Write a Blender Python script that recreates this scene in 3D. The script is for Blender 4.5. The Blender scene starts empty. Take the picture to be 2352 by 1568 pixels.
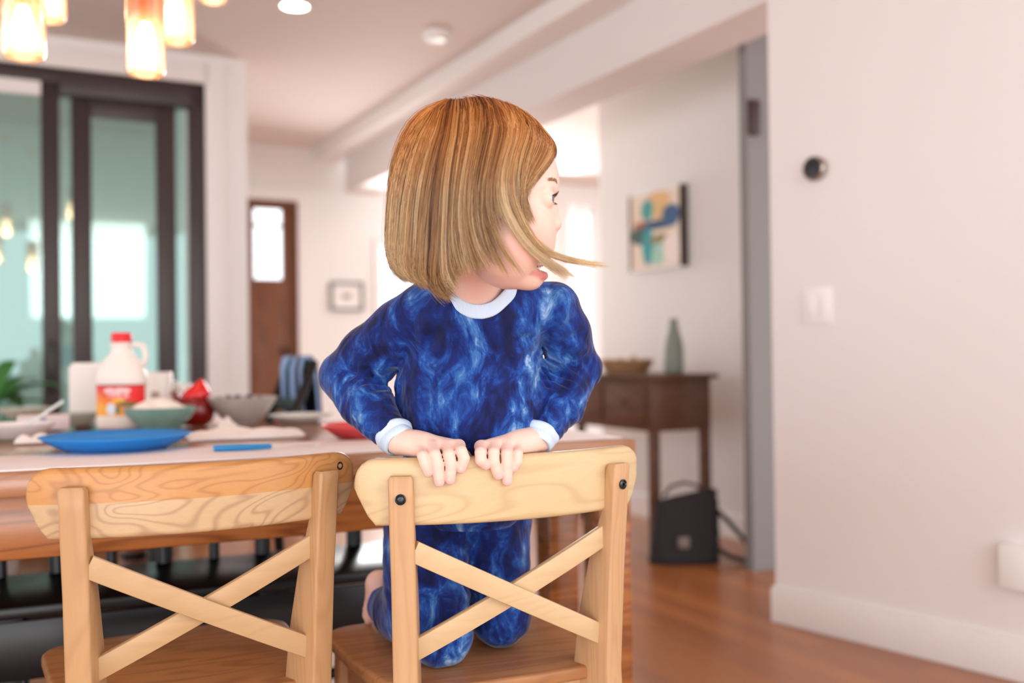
import bpy, bmesh, math, random
import numpy as np
from mathutils import Vector, Matrix, Euler
random.seed(4); np.random.seed(4)
SC = bpy.context.scene
COL = SC.collection
# ------------------------------------------------------------------ camera
CH = 0.95
cam = bpy.data.cameras.new('camera'); camo = bpy.data.objects.new('camera', cam); COL.objects.link(camo)
cam.lens = 35; cam.sensor_width = 36; cam.clip_start = 0.02
PITCH, ROLL = 0.01006, -0.012
RM = Matrix.Rotation(math.pi/2 + PITCH, 3, 'X') @ Matrix.Rotation(ROLL, 3, 'Z')
camo.location = (0, 0, CH); camo.rotation_euler = RM.to_euler()
cam.dof.use_dof = True; cam.dof.focus_distance = 1.45; cam.dof.aperture_fstop = 1.9
SC.camera = camo
FP = 35/36*2352
def ray(px, py):
    d = RM @ Vector(((px-1176)/FP, -(py-784)/FP, -1)); return d/d.y
def at(px, py, D): d = ray(px, py); return Vector((d.x*D, D, CH + d.z*D))
def onz(px, py, z): d = ray(px, py); return at(px, py, (z-CH)/d.z)
# ------------------------------------------------------------------ look
SC.view_settings.view_transform = 'Standard'; SC.view_settings.look = 'None'
SC.view_settings.exposure = 0.7; SC.view_settings.gamma = 1
SC.view_settings.use_curve_mapping = False
W = bpy.data.worlds.new('daylight'); SC.world = W; W.use_nodes = True
wn = W.node_tree.nodes; bg = wn['Background']
bg.inputs[0].default_value = (0.92, 0.96, 1.0, 1); bg.inputs[1].default_value = 1.6
def area(name, loc, tgt, sx, sy, power, color=(1,1,1)):
    l = bpy.data.lights.new(name, 'AREA'); l.shape = 'RECTANGLE'; l.size = sx; l.size_y = sy
    l.energy = power; l.color = color
    o = bpy.data.objects.new(name, l); COL.objects.link(o); o.location = loc
    o.rotation_euler = (Vector(tgt)-Vector(loc)).to_track_quat('-Z', 'Y').to_euler(); return o
area('assumed_key_right', (2.0, -1.3, 2.0), (0.1, 1.6, 0.8), 1.3, 1.2, 15, (1, .97, .95))  # added key light, assumed from behind right; no window is modelled there
area('fill_left', (-2.6, -0.8, 1.9), (-0.6, 2.4, 0.7), 1.8, 1.6, 5, (.97, .97, 1))  # added fill from behind left; no window is modelled there
area('ceiling_fill', (-.6, -1.6, .35), (-1.4, 4.5, 2.6), 2.6, 1.2, 26, (1, .97, .94))  # added low fill aimed upwards to brighten the ceiling
area('entry_window_daylight', (-.75, 7.9, 1.45), (1.2, 5.2, 1.3), .7, .9, 32, (1, .99, .97))  # added in front of the entry window to brighten the gallery wall
area('assumed_stair_daylight', (-.1, 8.2, 2.25), (1.2, 5.2, 1.0), 1.4, .5, 26, (.96, .98, 1))  # assumed daylight, added to brighten the hall; no window stands at this spot
# ------------------------------------------------------------------ materials
def mat(name, color=(.8,.8,.8), rough=.5, metal=0, spec=.5, trans=0, emis=None, estr=0, sss=0, alpha=1):
    m = bpy.data.materials.new(name); m.use_nodes = True
    b = m.node_tree.nodes['Principled BSDF']
    b.inputs['Base Color'].default_value = (*color, 1); b.inputs['Roughness'].default_value = rough
    b.inputs['Metallic'].default_value = metal; b.inputs['Specular IOR Level'].default_value = spec
    b.inputs['Transmission Weight'].default_value = trans
    if emis: b.inputs['Emission Color'].default_value = (*emis, 1); b.inputs['Emission Strength'].default_value = estr
    if sss: b.inputs['Subsurface Weight'].default_value = sss; b.inputs['Subsurface Radius'].default_value = (.012,.005,.003); b.inputs['Subsurface Scale'].default_value = .5
    if alpha < 1: b.inputs['Alpha'].default_value = alpha
    return m
class NT:
    def __init__(s, m): s.m = m; s.t = m.node_tree; s.b = s.t.nodes['Principled BSDF']
    def n(s, typ, **kw):
        nd = s.t.nodes.new('ShaderNode'+typ)
        for k, v in kw.items():
            if k.startswith('i_'):
                key = k[2:].replace('_', ' ')
                nd.inputs[int(key) if key.isdigit() else key].default_value = v
            else: setattr(nd, k, v)
        return nd
    def l(s, a, b): s.t.links.new(a, b)
    def ramp(s, fac, stops, interp='LINEAR'):
        r = s.n('ValToRGB'); r.color_ramp.interpolation = interp; e = r.color_ramp.elements
        e[0].position = stops[0][0]; e[0].color = (*stops[0][1], 1)
        e[1].position = stops[-1][0]; e[1].color = (*stops[-1][1], 1)
        for p, c in stops[1:-1]:
            x = e.new(p); x.color = (*c, 1)
        s.l(fac, r.inputs[0]); return r.outputs[0]
    def mix(s, f, a, b, mode='MIX'):
        x = s.n('Mix', data_type='RGBA', blend_type=mode)
        for sock, v in ((x.inputs[0], f), (x.inputs[6], a), (x.inputs[7], b)):
            if isinstance(v, (int, float)): sock.default_value = v
            elif isinstance(v, tuple): sock.default_value = (*v, 1)
            else: s.l(v, sock)
        return x.outputs[2]
    def math(s, op, a, b=0, c=None):
        x = s.n('Math', operation=op)
        for i, v in enumerate((a, b, c)):
            if v is None: continue
            if isinstance(v, (int, float)): x.inputs[i].default_value = v
            else: s.l(v, x.inputs[i])
        return x.outputs[0]
    def coord(s, scale=(1,1,1), loc=(0,0,0), rot=(0,0,0), kind='Object'):
        c = s.n('TexCoord'); mp = s.n('Mapping'); mp.inputs['Scale'].default_value = scale
        mp.inputs['Location'].default_value = loc; mp.inputs['Rotation'].default_value = rot
        s.l(c.outputs[kind], mp.inputs[0]); return mp.outputs[0]
    def noise(s, v, scale=5, det=3, rough=.5, dist=0):
        x = s.n('TexNoise'); x.inputs['Scale'].default_value = scale; x.inputs['Detail'].default_value = det
        x.inputs['Roughness'].default_value = rough; x.inputs['Distortion'].default_value = dist
        s.l(v, x.inputs['Vector']); return x.outputs[0]
    def bump(s, h, strength=.2, dist=.01):
        b = s.n('Bump'); b.inputs['Strength'].default_value = strength; b.inputs['Distance'].default_value = dist
        s.l(h, b.inputs['Height']); s.l(b.outputs[0], s.b.inputs['Normal'])
def wood(name, light, dark, stretch=(1,12,12), rough=.35, rings=6, amt=.55, loc=(0,0,0), split=None, spec=.4, freq=55, sharp=2.4):
    m = mat(name, light, rough, spec=spec); t = NT(m)
    v = t.coord(stretch, loc)
    big = t.noise(v, .9, 2, .5, .6)
    band = t.math('SINE', t.math('MULTIPLY', big, freq))
    band = t.math('MULTIPLY_ADD', band, .5, .5)
    band = t.math('POWER', band, sharp)
    fine = t.noise(t.coord(tuple(x*9 for x in stretch), loc), 3, 3, .6)
    c = t.mix(t.math('MULTIPLY', band, amt), light, dark)
    c = t.mix(t.math('MULTIPLY', fine, .35), c, dark)
    if split:
        z, l2, d2 = split
        s = t.n('SeparateXYZ'); t.l(t.coord(), s.inputs[0])
        w = t.math('GREATER_THAN', t.math('ADD', s.outputs[2], t.math('MULTIPLY', t.noise(t.coord(), 3, 1), .006)), z)
        c2 = t.mix(t.math('MULTIPLY', band, amt*.8), l2, d2)
        c2 = t.mix(t.math('MULTIPLY', fine, .3), c2, d2)
        c = t.mix(w, c, c2)
    t.l(c, t.b.inputs['Base Color']); t.bump(fine, .06, .002)
    return m
def paint(name, color, rough=.6, var=.04):
    m = mat(name, color, rough, spec=.3); t = NT(m)
    n = t.noise(t.coord(), 2.2, 3); c = t.mix(t.math('MULTIPLY', n, var*2), color, tuple(x*.93 for x in color))
    t.l(c, t.b.inputs['Base Color']); t.bump(t.noise(t.coord(), 160, 2), .05, .002); return m
# ------------------------------------------------------------------ mesh helpers
def link(name, me, m=None, parent=None, smooth=False):
    o = bpy.data.objects.new(name, me); COL.objects.link(o)
    if m: me.materials.append(m)
    if parent: o.parent = parent
    if smooth: me.polygons.foreach_set('use_smooth', [True]*len(me.polygons))
    return o
def tag(o, label=None, cat=None, group=None, kind=None):
    if label: o['label'] = label
    if cat: o['category'] = cat
    if group: o['group'] = group
    if kind: o['kind'] = kind
    return o
def empty(name, loc, rz=0):
    o = bpy.data.objects.new(name, None); COL.objects.link(o); o.location = loc; o.rotation_euler = (0,0,rz)
    o.empty_display_size = .05; return o
class MB:
    def __init__(s): s.v = []; s.f = []
    def add(s, vs, fs):
        b = len(s.v); s.v += [tuple(p) for p in vs]; s.f += [tuple(i+b for i in f) for f in fs]; return s
    def box(s, c, d, rot=None):
        x, y, z = (q/2 for q in d); vs = [Vector((a*x, b*y, e*z)) for a in (-1,1) for b in (-1,1) for e in (-1,1)]
        if rot is not None: vs = [rot @ p for p in vs]
        vs = [p+Vector(c) for p in vs]
        return s.add(vs, [(0,1,3,2),(4,6,7,5),(0,4,5,1),(2,3,7,6),(0,2,6,4),(1,5,7,3)])
    def prism(s, poly, z0, z1):
        n = len(poly); vs = [(x,y,z0) for x,y in poly]+[(x,y,z1) for x,y in poly]
        return s.add(vs, [tuple(range(n-1,-1,-1)), tuple(range(n,2*n))]+[(i,(i+1)%n,(i+1)%n+n,i+n) for i in range(n)])
    def loft(s, rings, cap=True, closed=False):
        n = len(rings[0]); b = [p for r in rings for p in r]; f = []
        R = len(rings)
        for i in range(R-1 if not closed else R):
            k = (i+1) % R
            for j in range(n): f.append((i*n+j, i*n+(j+1)%n, k*n+(j+1)%n, k*n+j))
        if cap and not closed: f.append(tuple(range(n-1,-1,-1))); f.append(tuple((R-1)*n+j for j in range(n)))
        return s.add(b, f)
    def tube(s, pts, r, n=10, cap=True, closed=False):
        pts = [Vector(p) for p in pts]; rings = []; up = None
        for i, p in enumerate(pts):
            if closed: t = pts[(i+1)%len(pts)]-pts[i-1]
            else: t = pts[min(i+1,len(pts)-1)]-pts[max(i-1,0)]
            t.normalize()
            if up is None: up = Vector((0,0,1)) if abs(t.z) < .9 else Vector((1,0,0))
            a = t.cross(up).normalized(); up = a.cross(t).normalized()
            rr = r[i] if isinstance(r, (list,tuple)) else r
            rings.append([p + (a*math.cos(2*math.pi*j/n) + up*math.sin(2*math.pi*j/n))*rr for j in range(n)])
        return s.loft(rings, cap, closed)
    def lathe(s, prof, n=32, c=(0,0,0), cap=True):
        rings = [[(c[0]+r*math.cos(2*math.pi*j/n), c[1]+r*math.sin(2*math.pi*j/n), c[2]+z) for j in range(n)] for r, z in prof]
        return s.loft(rings, cap)
    def build(s, name, m=None, parent=None, smooth=False, bevel=0, seg=2, sub=0):
        me = bpy.data.meshes.new(name); me.from_pydata(s.v, [], s.f); me.update()
        o = link(name, me, m, parent)
        bm = bmesh.new(); bm.from_mesh(me); bmesh.ops.recalc_face_normals(bm, faces=bm.faces)
        if bevel: 
            ed = [e for e in bm.edges if len(e.link_faces)==2 and e.calc_face_angle() > .6]
            bmesh.ops.bevel(bm, geom=ed, offset=bevel, segments=seg, profile=.5, affect='EDGES', clamp_overlap=True)
        bm.to_mesh(me); bm.free()
        if smooth or bevel:
            me.polygons.foreach_set('use_smooth', [True]*len(me.polygons))
            if not smooth or smooth == 'auto':
                me.set_sharp_from_angle(angle=math.radians(40))
        elif smooth: pass
        if smooth == 'auto': me.set_sharp_from_angle(angle=math.radians(40))
        return o
def struct(o): o['kind'] = 'structure'; return o
# ================================================================== THE ROOM
BETA = math.radians(28)
U = Vector((math.cos(BETA), math.sin(BETA), 0)); V = Vector((-math.sin(BETA), math.cos(BETA), 0)); Z = Vector((0,0,1))
def uv(u, v, z=0): return U*u + V*v + Z*z
def hitv(px, v):                       # depth where the column of pixel px meets the wall plane v
    d = ray(px, 800); return v/(d.dot(V)-d.z*V.z)
def upx(px, v, py=800): d = ray(px, py); k = v/(d.x*V.x+d.y*V.y); return (d.x*U.x+d.y*U.y)*k, CH+d.z*k
def boxuv(mb, u0, u1, v0, v1, z0, z1):
    vs = [uv(a,b,c) for a in (u0,u1) for b in (v0,v1) for c in (z0,z1)]
    return mb.add(vs, [(0,1,3,2),(4,6,7,5),(0,4,5,1),(2,3,7,6),(0,2,6,4),(1,5,7,3)])
M_wall = paint('wall_paint', (.83,.785,.77), .6)
M_wallh = paint('hall_wall_paint', (.82,.79,.765), .6)
M_white = paint('white_paint', (.88,.86,.84), .45)
M_ceil = paint('ceiling_paint', (.80,.735,.70), .8)
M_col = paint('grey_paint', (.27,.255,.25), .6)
M_trim = paint('trim_paint', (.9,.87,.85), .35)
# floor
fm = mat('orange_oak_floor', (.42,.16,.05), .33, spec=.5); t = NT(fm)
sep = t.n('SeparateXYZ'); t.l(t.coord(rot=(0,0,-BETA)), sep.inputs[0])
row = t.math('FLOOR', t.math('DIVIDE', sep.outputs[0], .083))
wn_ = t.n('TexWhiteNoise', noise_dimensions='2D'); cb = t.n('CombineXYZ'); t.l(row, cb.inputs[0])
t.l(t.math('FLOOR', t.math('ADD', t.math('DIVIDE', sep.outputs[1], .9), t.math('MULTIPLY', row, .37))), cb.inputs[1]); t.l(cb.outputs[0], wn_.inputs[0])
g = t.noise(t.coord((30,2,1), rot=(0,0,-BETA)), 2, 4, .6)
c = t.mix(wn_.outputs[0], (.47,.17,.045), (.33,.105,.028)); c = t.mix(t.math('MULTIPLY', g, .5), c, (.25,.075,.02))
t.l(c, t.b.inputs['Base Color']); t.b.inputs['Coat Weight'].default_value = .25; t.b.inputs['Coat Roughness'].default_value = .2
fl = MB(); fl.box((-0.5,3.0,-.05), (12,16,.1)); struct(fl.build('floor', fm))
VD, ZC, ZH = 5.50, 2.57, 2.45
# right wall with the thermostat
P0 = onz(1783, 1427, 0); P1 = onz(2352, 1566, 0)
dr = (P1-P0); dr.z = 0; dr.normalize(); nr = Vector((dr.y, -dr.x, 0));
if nr.x < 0: nr = -nr                 # points away from the room
def wallbox(mb, a, b, th, z0, z1, off=0):
    q = [a+nr*off, b+nr*off, b+nr*(off+th), a+nr*(off+th)]
    return mb.prism([(p.x,p.y) for p in q], z0, z1)
b_ = MB(); wallbox(b_, P0, P0+dr*2.6, .13, 0, ZC); struct(b_.build('wall_right', M_wall))
b_ = MB(); q = [P0-dr*.012-nr*.014, P0+dr*2.6-nr*.014, P0+dr*2.6, P0, P0+nr*.13, P0+nr*.13-dr*.012]
b_.prism([(p.x,p.y) for p in q], 0, .118)
q = [P0-dr*.008-nr*.009, P0+dr*2.6-nr*.009, P0+dr*2.6, P0, P0+nr*.13, P0+nr*.13-dr*.008]
b_.prism([(p.x,p.y) for p in q], .1175, .128)
struct(b_.build('baseboard_right', M_trim, bevel=.003))
# ceilings
zs = ZC
def px_uv_on_z(px, py, z): p = onz(px, py, z); return p.dot(U), p.dot(V)
uL1 = px_uv_on_z(1263, 0, ZC)[0]       # near face of the stepped beam
uL3 = px_uv_on_z(1461, 0, 2.465)[0]
A_ = onz(1745, 8, 2.204); uL4 = A_.dot(U)
uH = (uL3+uL4)/2; uH = uL3
b_ = MB(); boxuv(b_, -6, uL1+.02, -3.2, 9.5, ZC, ZC+.1); struct(b_.build('ceiling', M_ceil))
b_ = MB(); boxuv(b_, uL1, uH+.02, 1.0, 8.3, 2.465, ZC+.1); struct(b_.build('trim_1', M_trim))
b_ = MB(); boxuv(b_, uH, uH+.26, 2.25, 7.45, 2.204, ZC+.1); struct(b_.build('trim_2', M_wall))
b_ = MB(); boxuv(b_, uH+.26, uH+3.4, 1.2, 10.2, ZH, ZH+.1); struct(b_.build('ceiling_hall', M_ceil))
# grey jamb column at the near end of the opening
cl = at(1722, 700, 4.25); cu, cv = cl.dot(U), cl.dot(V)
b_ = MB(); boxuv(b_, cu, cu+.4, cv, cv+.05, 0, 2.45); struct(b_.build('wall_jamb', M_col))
# wall with the painting
PW = onz(1722, 1252, 0); wu = PW.dot(U)+.06
k_end = upx(1381, 1)[0]                # slope of px 1381 column in uv
vend = wu/k_end if k_end else 6
b_ = MB(); boxuv(b_, wu, wu+.12, cv+.1, vend, 0, ZH); struct(b_.build('wall_gallery', M_wallh))
b_ = MB(); boxuv(b_, wu-.012, wu+.0, cv+.13, vend, 0, .12); struct(b_.build('baseboard_gallery', M_trim))
# sliding door wall
DU = {p: upx(p, VD)[0] for p in (-400,-260,-230,0,97,140,146,170,215,365,408,432,475,572)}
def zpy(px, py, v=VD): return upx(px, v, py)[1]
zdoor = zpy(300, 175); zglass = zpy(290, 271)
b_ = MB(); boxuv(b_, -5.5, DU[475], VD, VD+.14, zdoor+.0, ZC); boxuv(b_, DU[475], DU[572], VD, VD+.14, 0, ZC)
struct(b_.build('wall_left', M_white))
M_dark = mat('dark_bronze_frame', (.045,.028,.028), .38, spec=.5); t = NT(M_dark)
t.l(t.mix(t.noise(t.coord(), 3, 2), (.055,.032,.03), (.035,.025,.028)), t.b.inputs['Base Color'])
dro = empty('door_1', uv(DU[215], VD, 0)); struct(dro)
def dpart(name, boxes, m, bevel=0):
    mb = MB()
    for (u0,u1,v0,v1,z0,z1) in boxes: boxuv(mb, u0,u1,v0,v1,z0,z1)
    L = dro.location; mb.v = [tuple(Vector(p)-L) for p in mb.v]
    return mb.build(name, m, dro, bevel=bevel)
zgL = zpy(50, 182)
dpart('door_frame', [(DU[140], DU[475], VD-.01, VD+.09, zglass+.09, zdoor), (-5.5, DU[140], VD-.01, VD+.09, zgL, zdoor), (DU[432]+.02, DU[475], VD-.01, VD+.09, 0, zdoor), (-5.5, DU[475], VD-.01, VD+.09, -.0, .03)], M_dark, .004)
def leaf(p0, s0, s1, p1, off, zglass=zglass):
    a, b, c, d = (upx(x, VD)[0] for x in (p0, s0, s1, p1))
    f = dpart('door_leaf', [(a,b,VD+off,VD+off+.045,.03,zglass+.1), (c,d,VD+off,VD+off+.045,.03,zglass+.1),
        (b,c,VD+off,VD+off+.045,zglass,zglass+.1), (b,c,VD+off,VD+off+.045,.03,.16)], M_dark, .003)
    return f, (b, c, off)
M_glass = mat('door_glass', (.78,.93,.88), .02, trans=0)
t = NT(M_glass); tr = t.n('BsdfTransparent'); tr.inputs[0].default_value = (.74,.93,.90,1)
gl = t.n('BsdfGlossy'); gl.inputs['Roughness'].default_value = .02; gl.inputs[0].default_value = (.85,.97,.93,1)
mx = t.n('MixShader'); fr = t.n('Fresnel'); fr.inputs[0].default_value = 1.5
t.l(t.math('MULTIPLY_ADD', fr.outputs[0], 1.1, .07), mx.inputs[0]); t.l(tr.outputs[0], mx.inputs[1]); t.l(gl.outputs[0], mx.inputs[2])
t.l(mx.outputs[0], t.t.nodes['Material Output'].inputs[0])
for args in ((-330,-270,98,141,.012,zgL-.002), (169,215,365,410,.03,zglass)):
    f, (b, c, off) = leaf(*args)
    g_ = MB(); boxuv(g_, b-.005, c+.005, VD+off+.018, VD+off+.026, .15, args[5]+.005)
    g_.v = [tuple(Vector(p)-dro.location) for p in g_.v]; g_.build('pane', M_glass, f)
for (a, c) in ((140,170),(408,433)):
    dpart('side_pane', [(upx(a,VD)[0], upx(c,VD)[0], VD+.06, VD+.068, .03, zglass+.09)], M_glass)
dpart('door_handle', [(upx(112,VD)[0], upx(124,VD)[0], VD-.03, VD+.014, .93-.16, .93+.1)], mat('black_handle',(.01,.01,.012),.3), .006)
# casing around the sliding door
b_ = MB(); boxuv(b_, -5.5, DU[475]+.02, VD-.02, VD, zdoor-.0, zdoor+.11); boxuv(b_, DU[475], DU[475]+.11, VD-.02, VD, 0, zdoor+.11)
struct(b_.build('trim_3', M_trim, bevel=.004))
# return of the wall into the entry, far wall with the brown door
VF = 7.66
b_ = MB(); boxuv(b_, DU[572]-.13, DU[572], VD+.14, VF, 0, ZC); struct(b_.build('wall_return', M_white))
def fz(px, py): return upx(px, VF, py)
d0, dz = fz(560, 455); d1 = fz(683, 455)[0]
wA, wz1 = fz(872, 560); wB = fz(985, 560)[0]; wz0 = fz(872, 760)[1]
hA, hz1 = fz(1283, 222); hB = fz(1420, 222)[0]; hz0 = fz(1283, 262)[1]
sA, sz1 = fz(1305, 470); sB = fz(1372, 470)[0]; sz0 = fz(1305, 900)[1]
xs = sorted([-1.3, d0, d1, wA, wB, hA, sA, sB, hB, 7.0])
b_ = MB()
holes = [(d0, d1, 0, dz), (wA, wB, wz0, wz1), (hA, hB, hz0, hz1), (sA, sB, sz0, sz1)]
zss = sorted({0, dz, wz0, wz1, hz0, hz1, sz0, sz1, 3.2})
xs = sorted({-2.2, d0, d1, wA, wB, hA, hB, sA, sB, 7.0})
for i in range(len(xs)-1):
    for j in range(len(zss)-1):
        mx_, mz_ = (xs[i]+xs[i+1])/2, (zss[j]+zss[j+1])/2
        if any(h[0]<mx_<h[1] and h[2]<mz_<h[3] for h in holes): continue
        boxuv(b_, xs[i], xs[i+1], VF, VF+.14, zss[j], zss[j+1])
struct(b_.build('wall_back', M_white))
M_out = mat('overcast_sky_glow', (1,1,1), 1, emis=(.93,1,.95), estr=2.2)
def window(name, a, b, z0, z1, nx=2, nz=2):
    mb = MB(); boxuv(mb, a-.05, b+.05, VF-.02, VF+.0, z0-.05, z0); boxuv(mb, a-.05, b+.05, VF-.02, VF, z1, z1+.05)
    boxuv(mb, a-.05, a, VF-.02, VF, z0, z1); boxuv(mb, b, b+.05, VF-.02, VF, z0, z1)
    for i in range(1, nx): u = a+(b-a)*i/nx; boxuv(mb, u-.012, u+.012, VF+.03, VF+.06, z0, z1)
    for i in range(1, nz): z = z0+(z1-z0)*i/nz; boxuv(mb, a, b, VF+.03, VF+.06, z-.012, z+.012)
    o = struct(mb.build(name, M_trim)); g = MB(); boxuv(g, a, b, VF+.065, VF+.07, z0, z1); g.build('pane', M_glass2, o)
M_glass2 = mat('clear_glass', (1,1,1), .0); t = NT(M_glass2); tr = t.n('BsdfTransparent'); mx = t.n('MixShader'); mx.inputs[0].default_value = .06
gl = t.n('BsdfGlossy'); gl.inputs['Roughness'].default_value = .02
t.l(tr.outputs[0], mx.inputs[1]); t.l(gl.outputs[0], mx.inputs[2]); t.l(mx.outputs[0], t.t.nodes['Material Output'].inputs[0])
window('window_1', wA, wB, wz0, wz1); window('window_2', hA, hB, hz0, hz1, 1, 1); window('window_3', sA, sB, sz0, sz1, 2, 1)
# brown front door
M_brown = wood('front_door_wood', (.23,.085,.035), (.13,.045,.02), (8,8,1), .4)
fd = empty('door_2', uv(d0, VF+.03, 0)); struct(fd)
def fdp(name, boxes, m, bevel=0):
    mb = MB()
    for bx in boxes: boxuv(mb, *bx)
    mb.v = [tuple(Vector(p)-fd.location) for p in mb.v]; return mb.build(name, m, fd, bevel=bevel)
g0 = fz(585, 480)[0]; g1 = fz(651, 480)[0]; gz1 = fz(620, 478)[1]; gz0 = fz(620, 640)[1]
dd0, dd1 = d0+.02, d1-.03
fdp('door_slab', [(dd0,g0,VF+.03,VF+.08,.01,dz-.03),(g1,dd1,VF+.03,VF+.08,.01,dz-.03),(g0,g1,VF+.03,VF+.08,.01,gz0),(g0,g1,VF+.03,VF+.08,gz1,dz-.03)], M_brown, .004)
fdp('pane', [(g0-.01,g1+.01,VF+.05,VF+.056,gz0-.01,gz1+.01)], M_glass2)
um = (g0+g1)/2
fdp('glazing_bar', [(g0,g1,VF+.04,VF+.07,gz1-.14,gz1-.12)], M_brown)
fdp('door_frame', [(d0,dd0,VF,VF+.1,0,dz),(dd1,d1,VF,VF+.1,0,dz),(dd0,dd1,VF,VF+.1,dz-.03,dz)], M_brown)
fdp('door_knob', [(dd1-.09,dd1-.05,VF-.02,VF+.03,.95,1.0)], mat('dark_knob',(.05,.04,.03),.3,metal=1), .01)
b_ = MB(); boxuv(b_, d1, d1+.1, VF-.02, VF, 0, dz+.1); boxuv(b_, d0-.1, d1, VF-.02, VF, dz, dz+.1); struct(b_.build('trim_4', M_trim))
# outside: porch wall & greenery seen through the glass
M_porch = paint('porch_wall', (.40,.56,.53), .7)
b_ = MB(); boxuv(b_, -6.5, DU[572]-.2, 8.6, 8.7, 0, 3.0); struct(b_.build('wall_porch', M_porch))
b_ = MB(); boxuv(b_, -6.5, DU[572]-.14, VD+.2, 8.52, 2.75, 2.85); struct(b_.build('ceiling_porch', paint('porch_ceiling', (.42,.5,.46), .8)))
b_ = MB(); boxuv(b_, upx(216,8.55)[0], upx(300,8.55)[0], 8.55, 8.6, .3, 2.35); boxuv(b_, -6, upx(60,8.55)[0], 8.55, 8.6, 1.85, 2.35)
struct(b_.build('trim_5', paint('pale_blue_panel', (.52,.68,.78), .5)))
# white strip added in place of the bright roof edge and sky outside
b_ = MB(); u0, z0 = upx(-200, 5.62, 205); u1 = upx(90, 5.62, 205)[0]; boxuv(b_, u0, u1, VD-.022, VD+.010, zgL-.075, zgL-.005)
b_.build('sky_strip', M_trim); tag(bpy.data.objects['sky_strip'], 'white strip in place of the bright sky edge at the top of the sliding glass door', 'sky_strip')

# ================================================================== CEILING & WALL FITTINGS
M_lamp = mat('downlight_glow', (1,1,1), .5, emis=(1,.93,.82), estr=9)
def downlight(p, label):
    r = empty('downlight', p); tag(r, label, 'ceiling light')
    ring = MB(); ring.lathe([(.062,0),(.075,-.002),(.077,-.006),(.066,-.008),(.060,-.004)], 32, cap=False); ring.build('trim_ring', M_trim, r, smooth=True)
    l = MB(); l.lathe([(.0,-.003),(.061,-.003),(.061,0.0),(0,0)], 32); l.build('lamp_lens', M_lamp, r)
    return r
downlight(onz(677, 13, ZC), 'bright round recessed ceiling light near the pendant lamps')
sd = empty('smoke_detector', onz(1003, 75, ZC)); tag(sd, 'round white smoke detector on the ceiling above the child', 'smoke detector')
b_ = MB(); b_.lathe([(0,0),(.072,0),(.072,-.018),(.06,-.034),(.03,-.038),(0,-.038)], 36); b_.build('detector_body', M_white, sd, smooth='auto')
b_ = MB(); b_.lathe([(.045,-.0355),(.05,-.0385),(.04,-.042),(.03,-.0385)], 30); b_.build('vent_ring', M_trim, sd, smooth=True)
# pendants
M_amber = mat('amber_glass', (1,.72,.45), .05); t = NT(M_amber); tr = t.n('BsdfTransparent'); tr.inputs[0].default_value = (1,.86,.76,1)
mx = t.n('MixShader'); gl = t.n('BsdfGlossy'); gl.inputs['Roughness'].default_value = .05; lw = t.n('LayerWeight'); lw.inputs[0].default_value = .35
t.l(lw.outputs[1], mx.inputs[0]); trl = t.n('BsdfTranslucent'); trl.inputs[0].default_value = (1,.66,.4,1)
mx2 = t.n('MixShader'); mx2.inputs[0].default_value = .22; t.l(tr.outputs[0], mx2.inputs[1]); t.l(trl.outputs[0], mx2.inputs[2])
t.l(mx2.outputs[0], mx.inputs[1]); t.l(gl.outputs[0], mx.inputs[2]); t.l(mx.outputs[0], t.t.nodes['Material Output'].inputs[0])
M_bulb = mat('lamp_filament_glow', (1,1,1), .5, emis=(1,.86,.66), estr=9)
M_copper = mat('copper_socket', (.75,.22,.06), .3, metal=.9)
M_cord = mat('cord', (.03,.02,.02), .5)
def pendant(px, pyb, D, wpx, label):
    b = at(px, pyb, D); r = wpx/2*D/FP; H = .24
    e = empty('pendant_lamp', (b.x, b.y, b.z)); tag(e, label, 'pendant lamp', None)
    g = MB(); g.lathe([(.0,0),(r*.9,0),(r,.008),(r,H),(r-.004,H),(r-.004,.012),(0,.006)], 36); g.build('glass_shade', M_amber, e, smooth='auto')
    k = MB(); k.lathe([(0,.036),(.014,.040),(.023,.058),(.024,.082),(.016,.108),(.011,.125),(0,.125)], 24); k.build('bulb', M_bulb, e, smooth=True)
    s = MB(); s.lathe([(0,.122),(.018,.122),(.018,.225),(r-.005,.228),(r-.005,.238),(.006,.242),(0,.242)], 24); s.build('socket', M_copper, e, smooth='auto')
    c = MB(); c.tube([(0,0,.24),(0,0,ZC-.012-b.z)], .0025, 8); c.build('cord', M_cord, e)
    c = MB(); c.lathe([(0,ZC-.022-b.z),(.03,ZC-.022-b.z),(.035,ZC-b.z),(0,ZC-b.z)], 20); c.build('ceiling_cap', M_copper, e)
    l = bpy.data.lights.new('pendant_glow', 'POINT'); l.energy = .9; l.color = (1,.78,.58); l.shadow_soft_size = .03
    lo = bpy.data.objects.new('pendant_glow', l); COL.objects.link(lo); lo.parent = e; lo.location = (0,0,.03)
pendant(54, 133, 2.35, 96, 'amber glass pendant lamp, leftmost and hanging lowest at the left edge')
pendant(112, 47, 2.62, 76, 'amber glass pendant lamp just behind and right of the leftmost one')
pendant(335, 172, 2.35, 86, 'amber glass pendant lamp hanging lowest of all, in front of the door header')
pendant(402, 97, 2.55, 88, 'amber glass pendant lamp behind and right of the lowest pendant')
pendant(488, 2, 2.9, 66, 'amber glass pendant lamp whose base barely shows, rightmost of the pendants')
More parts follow.
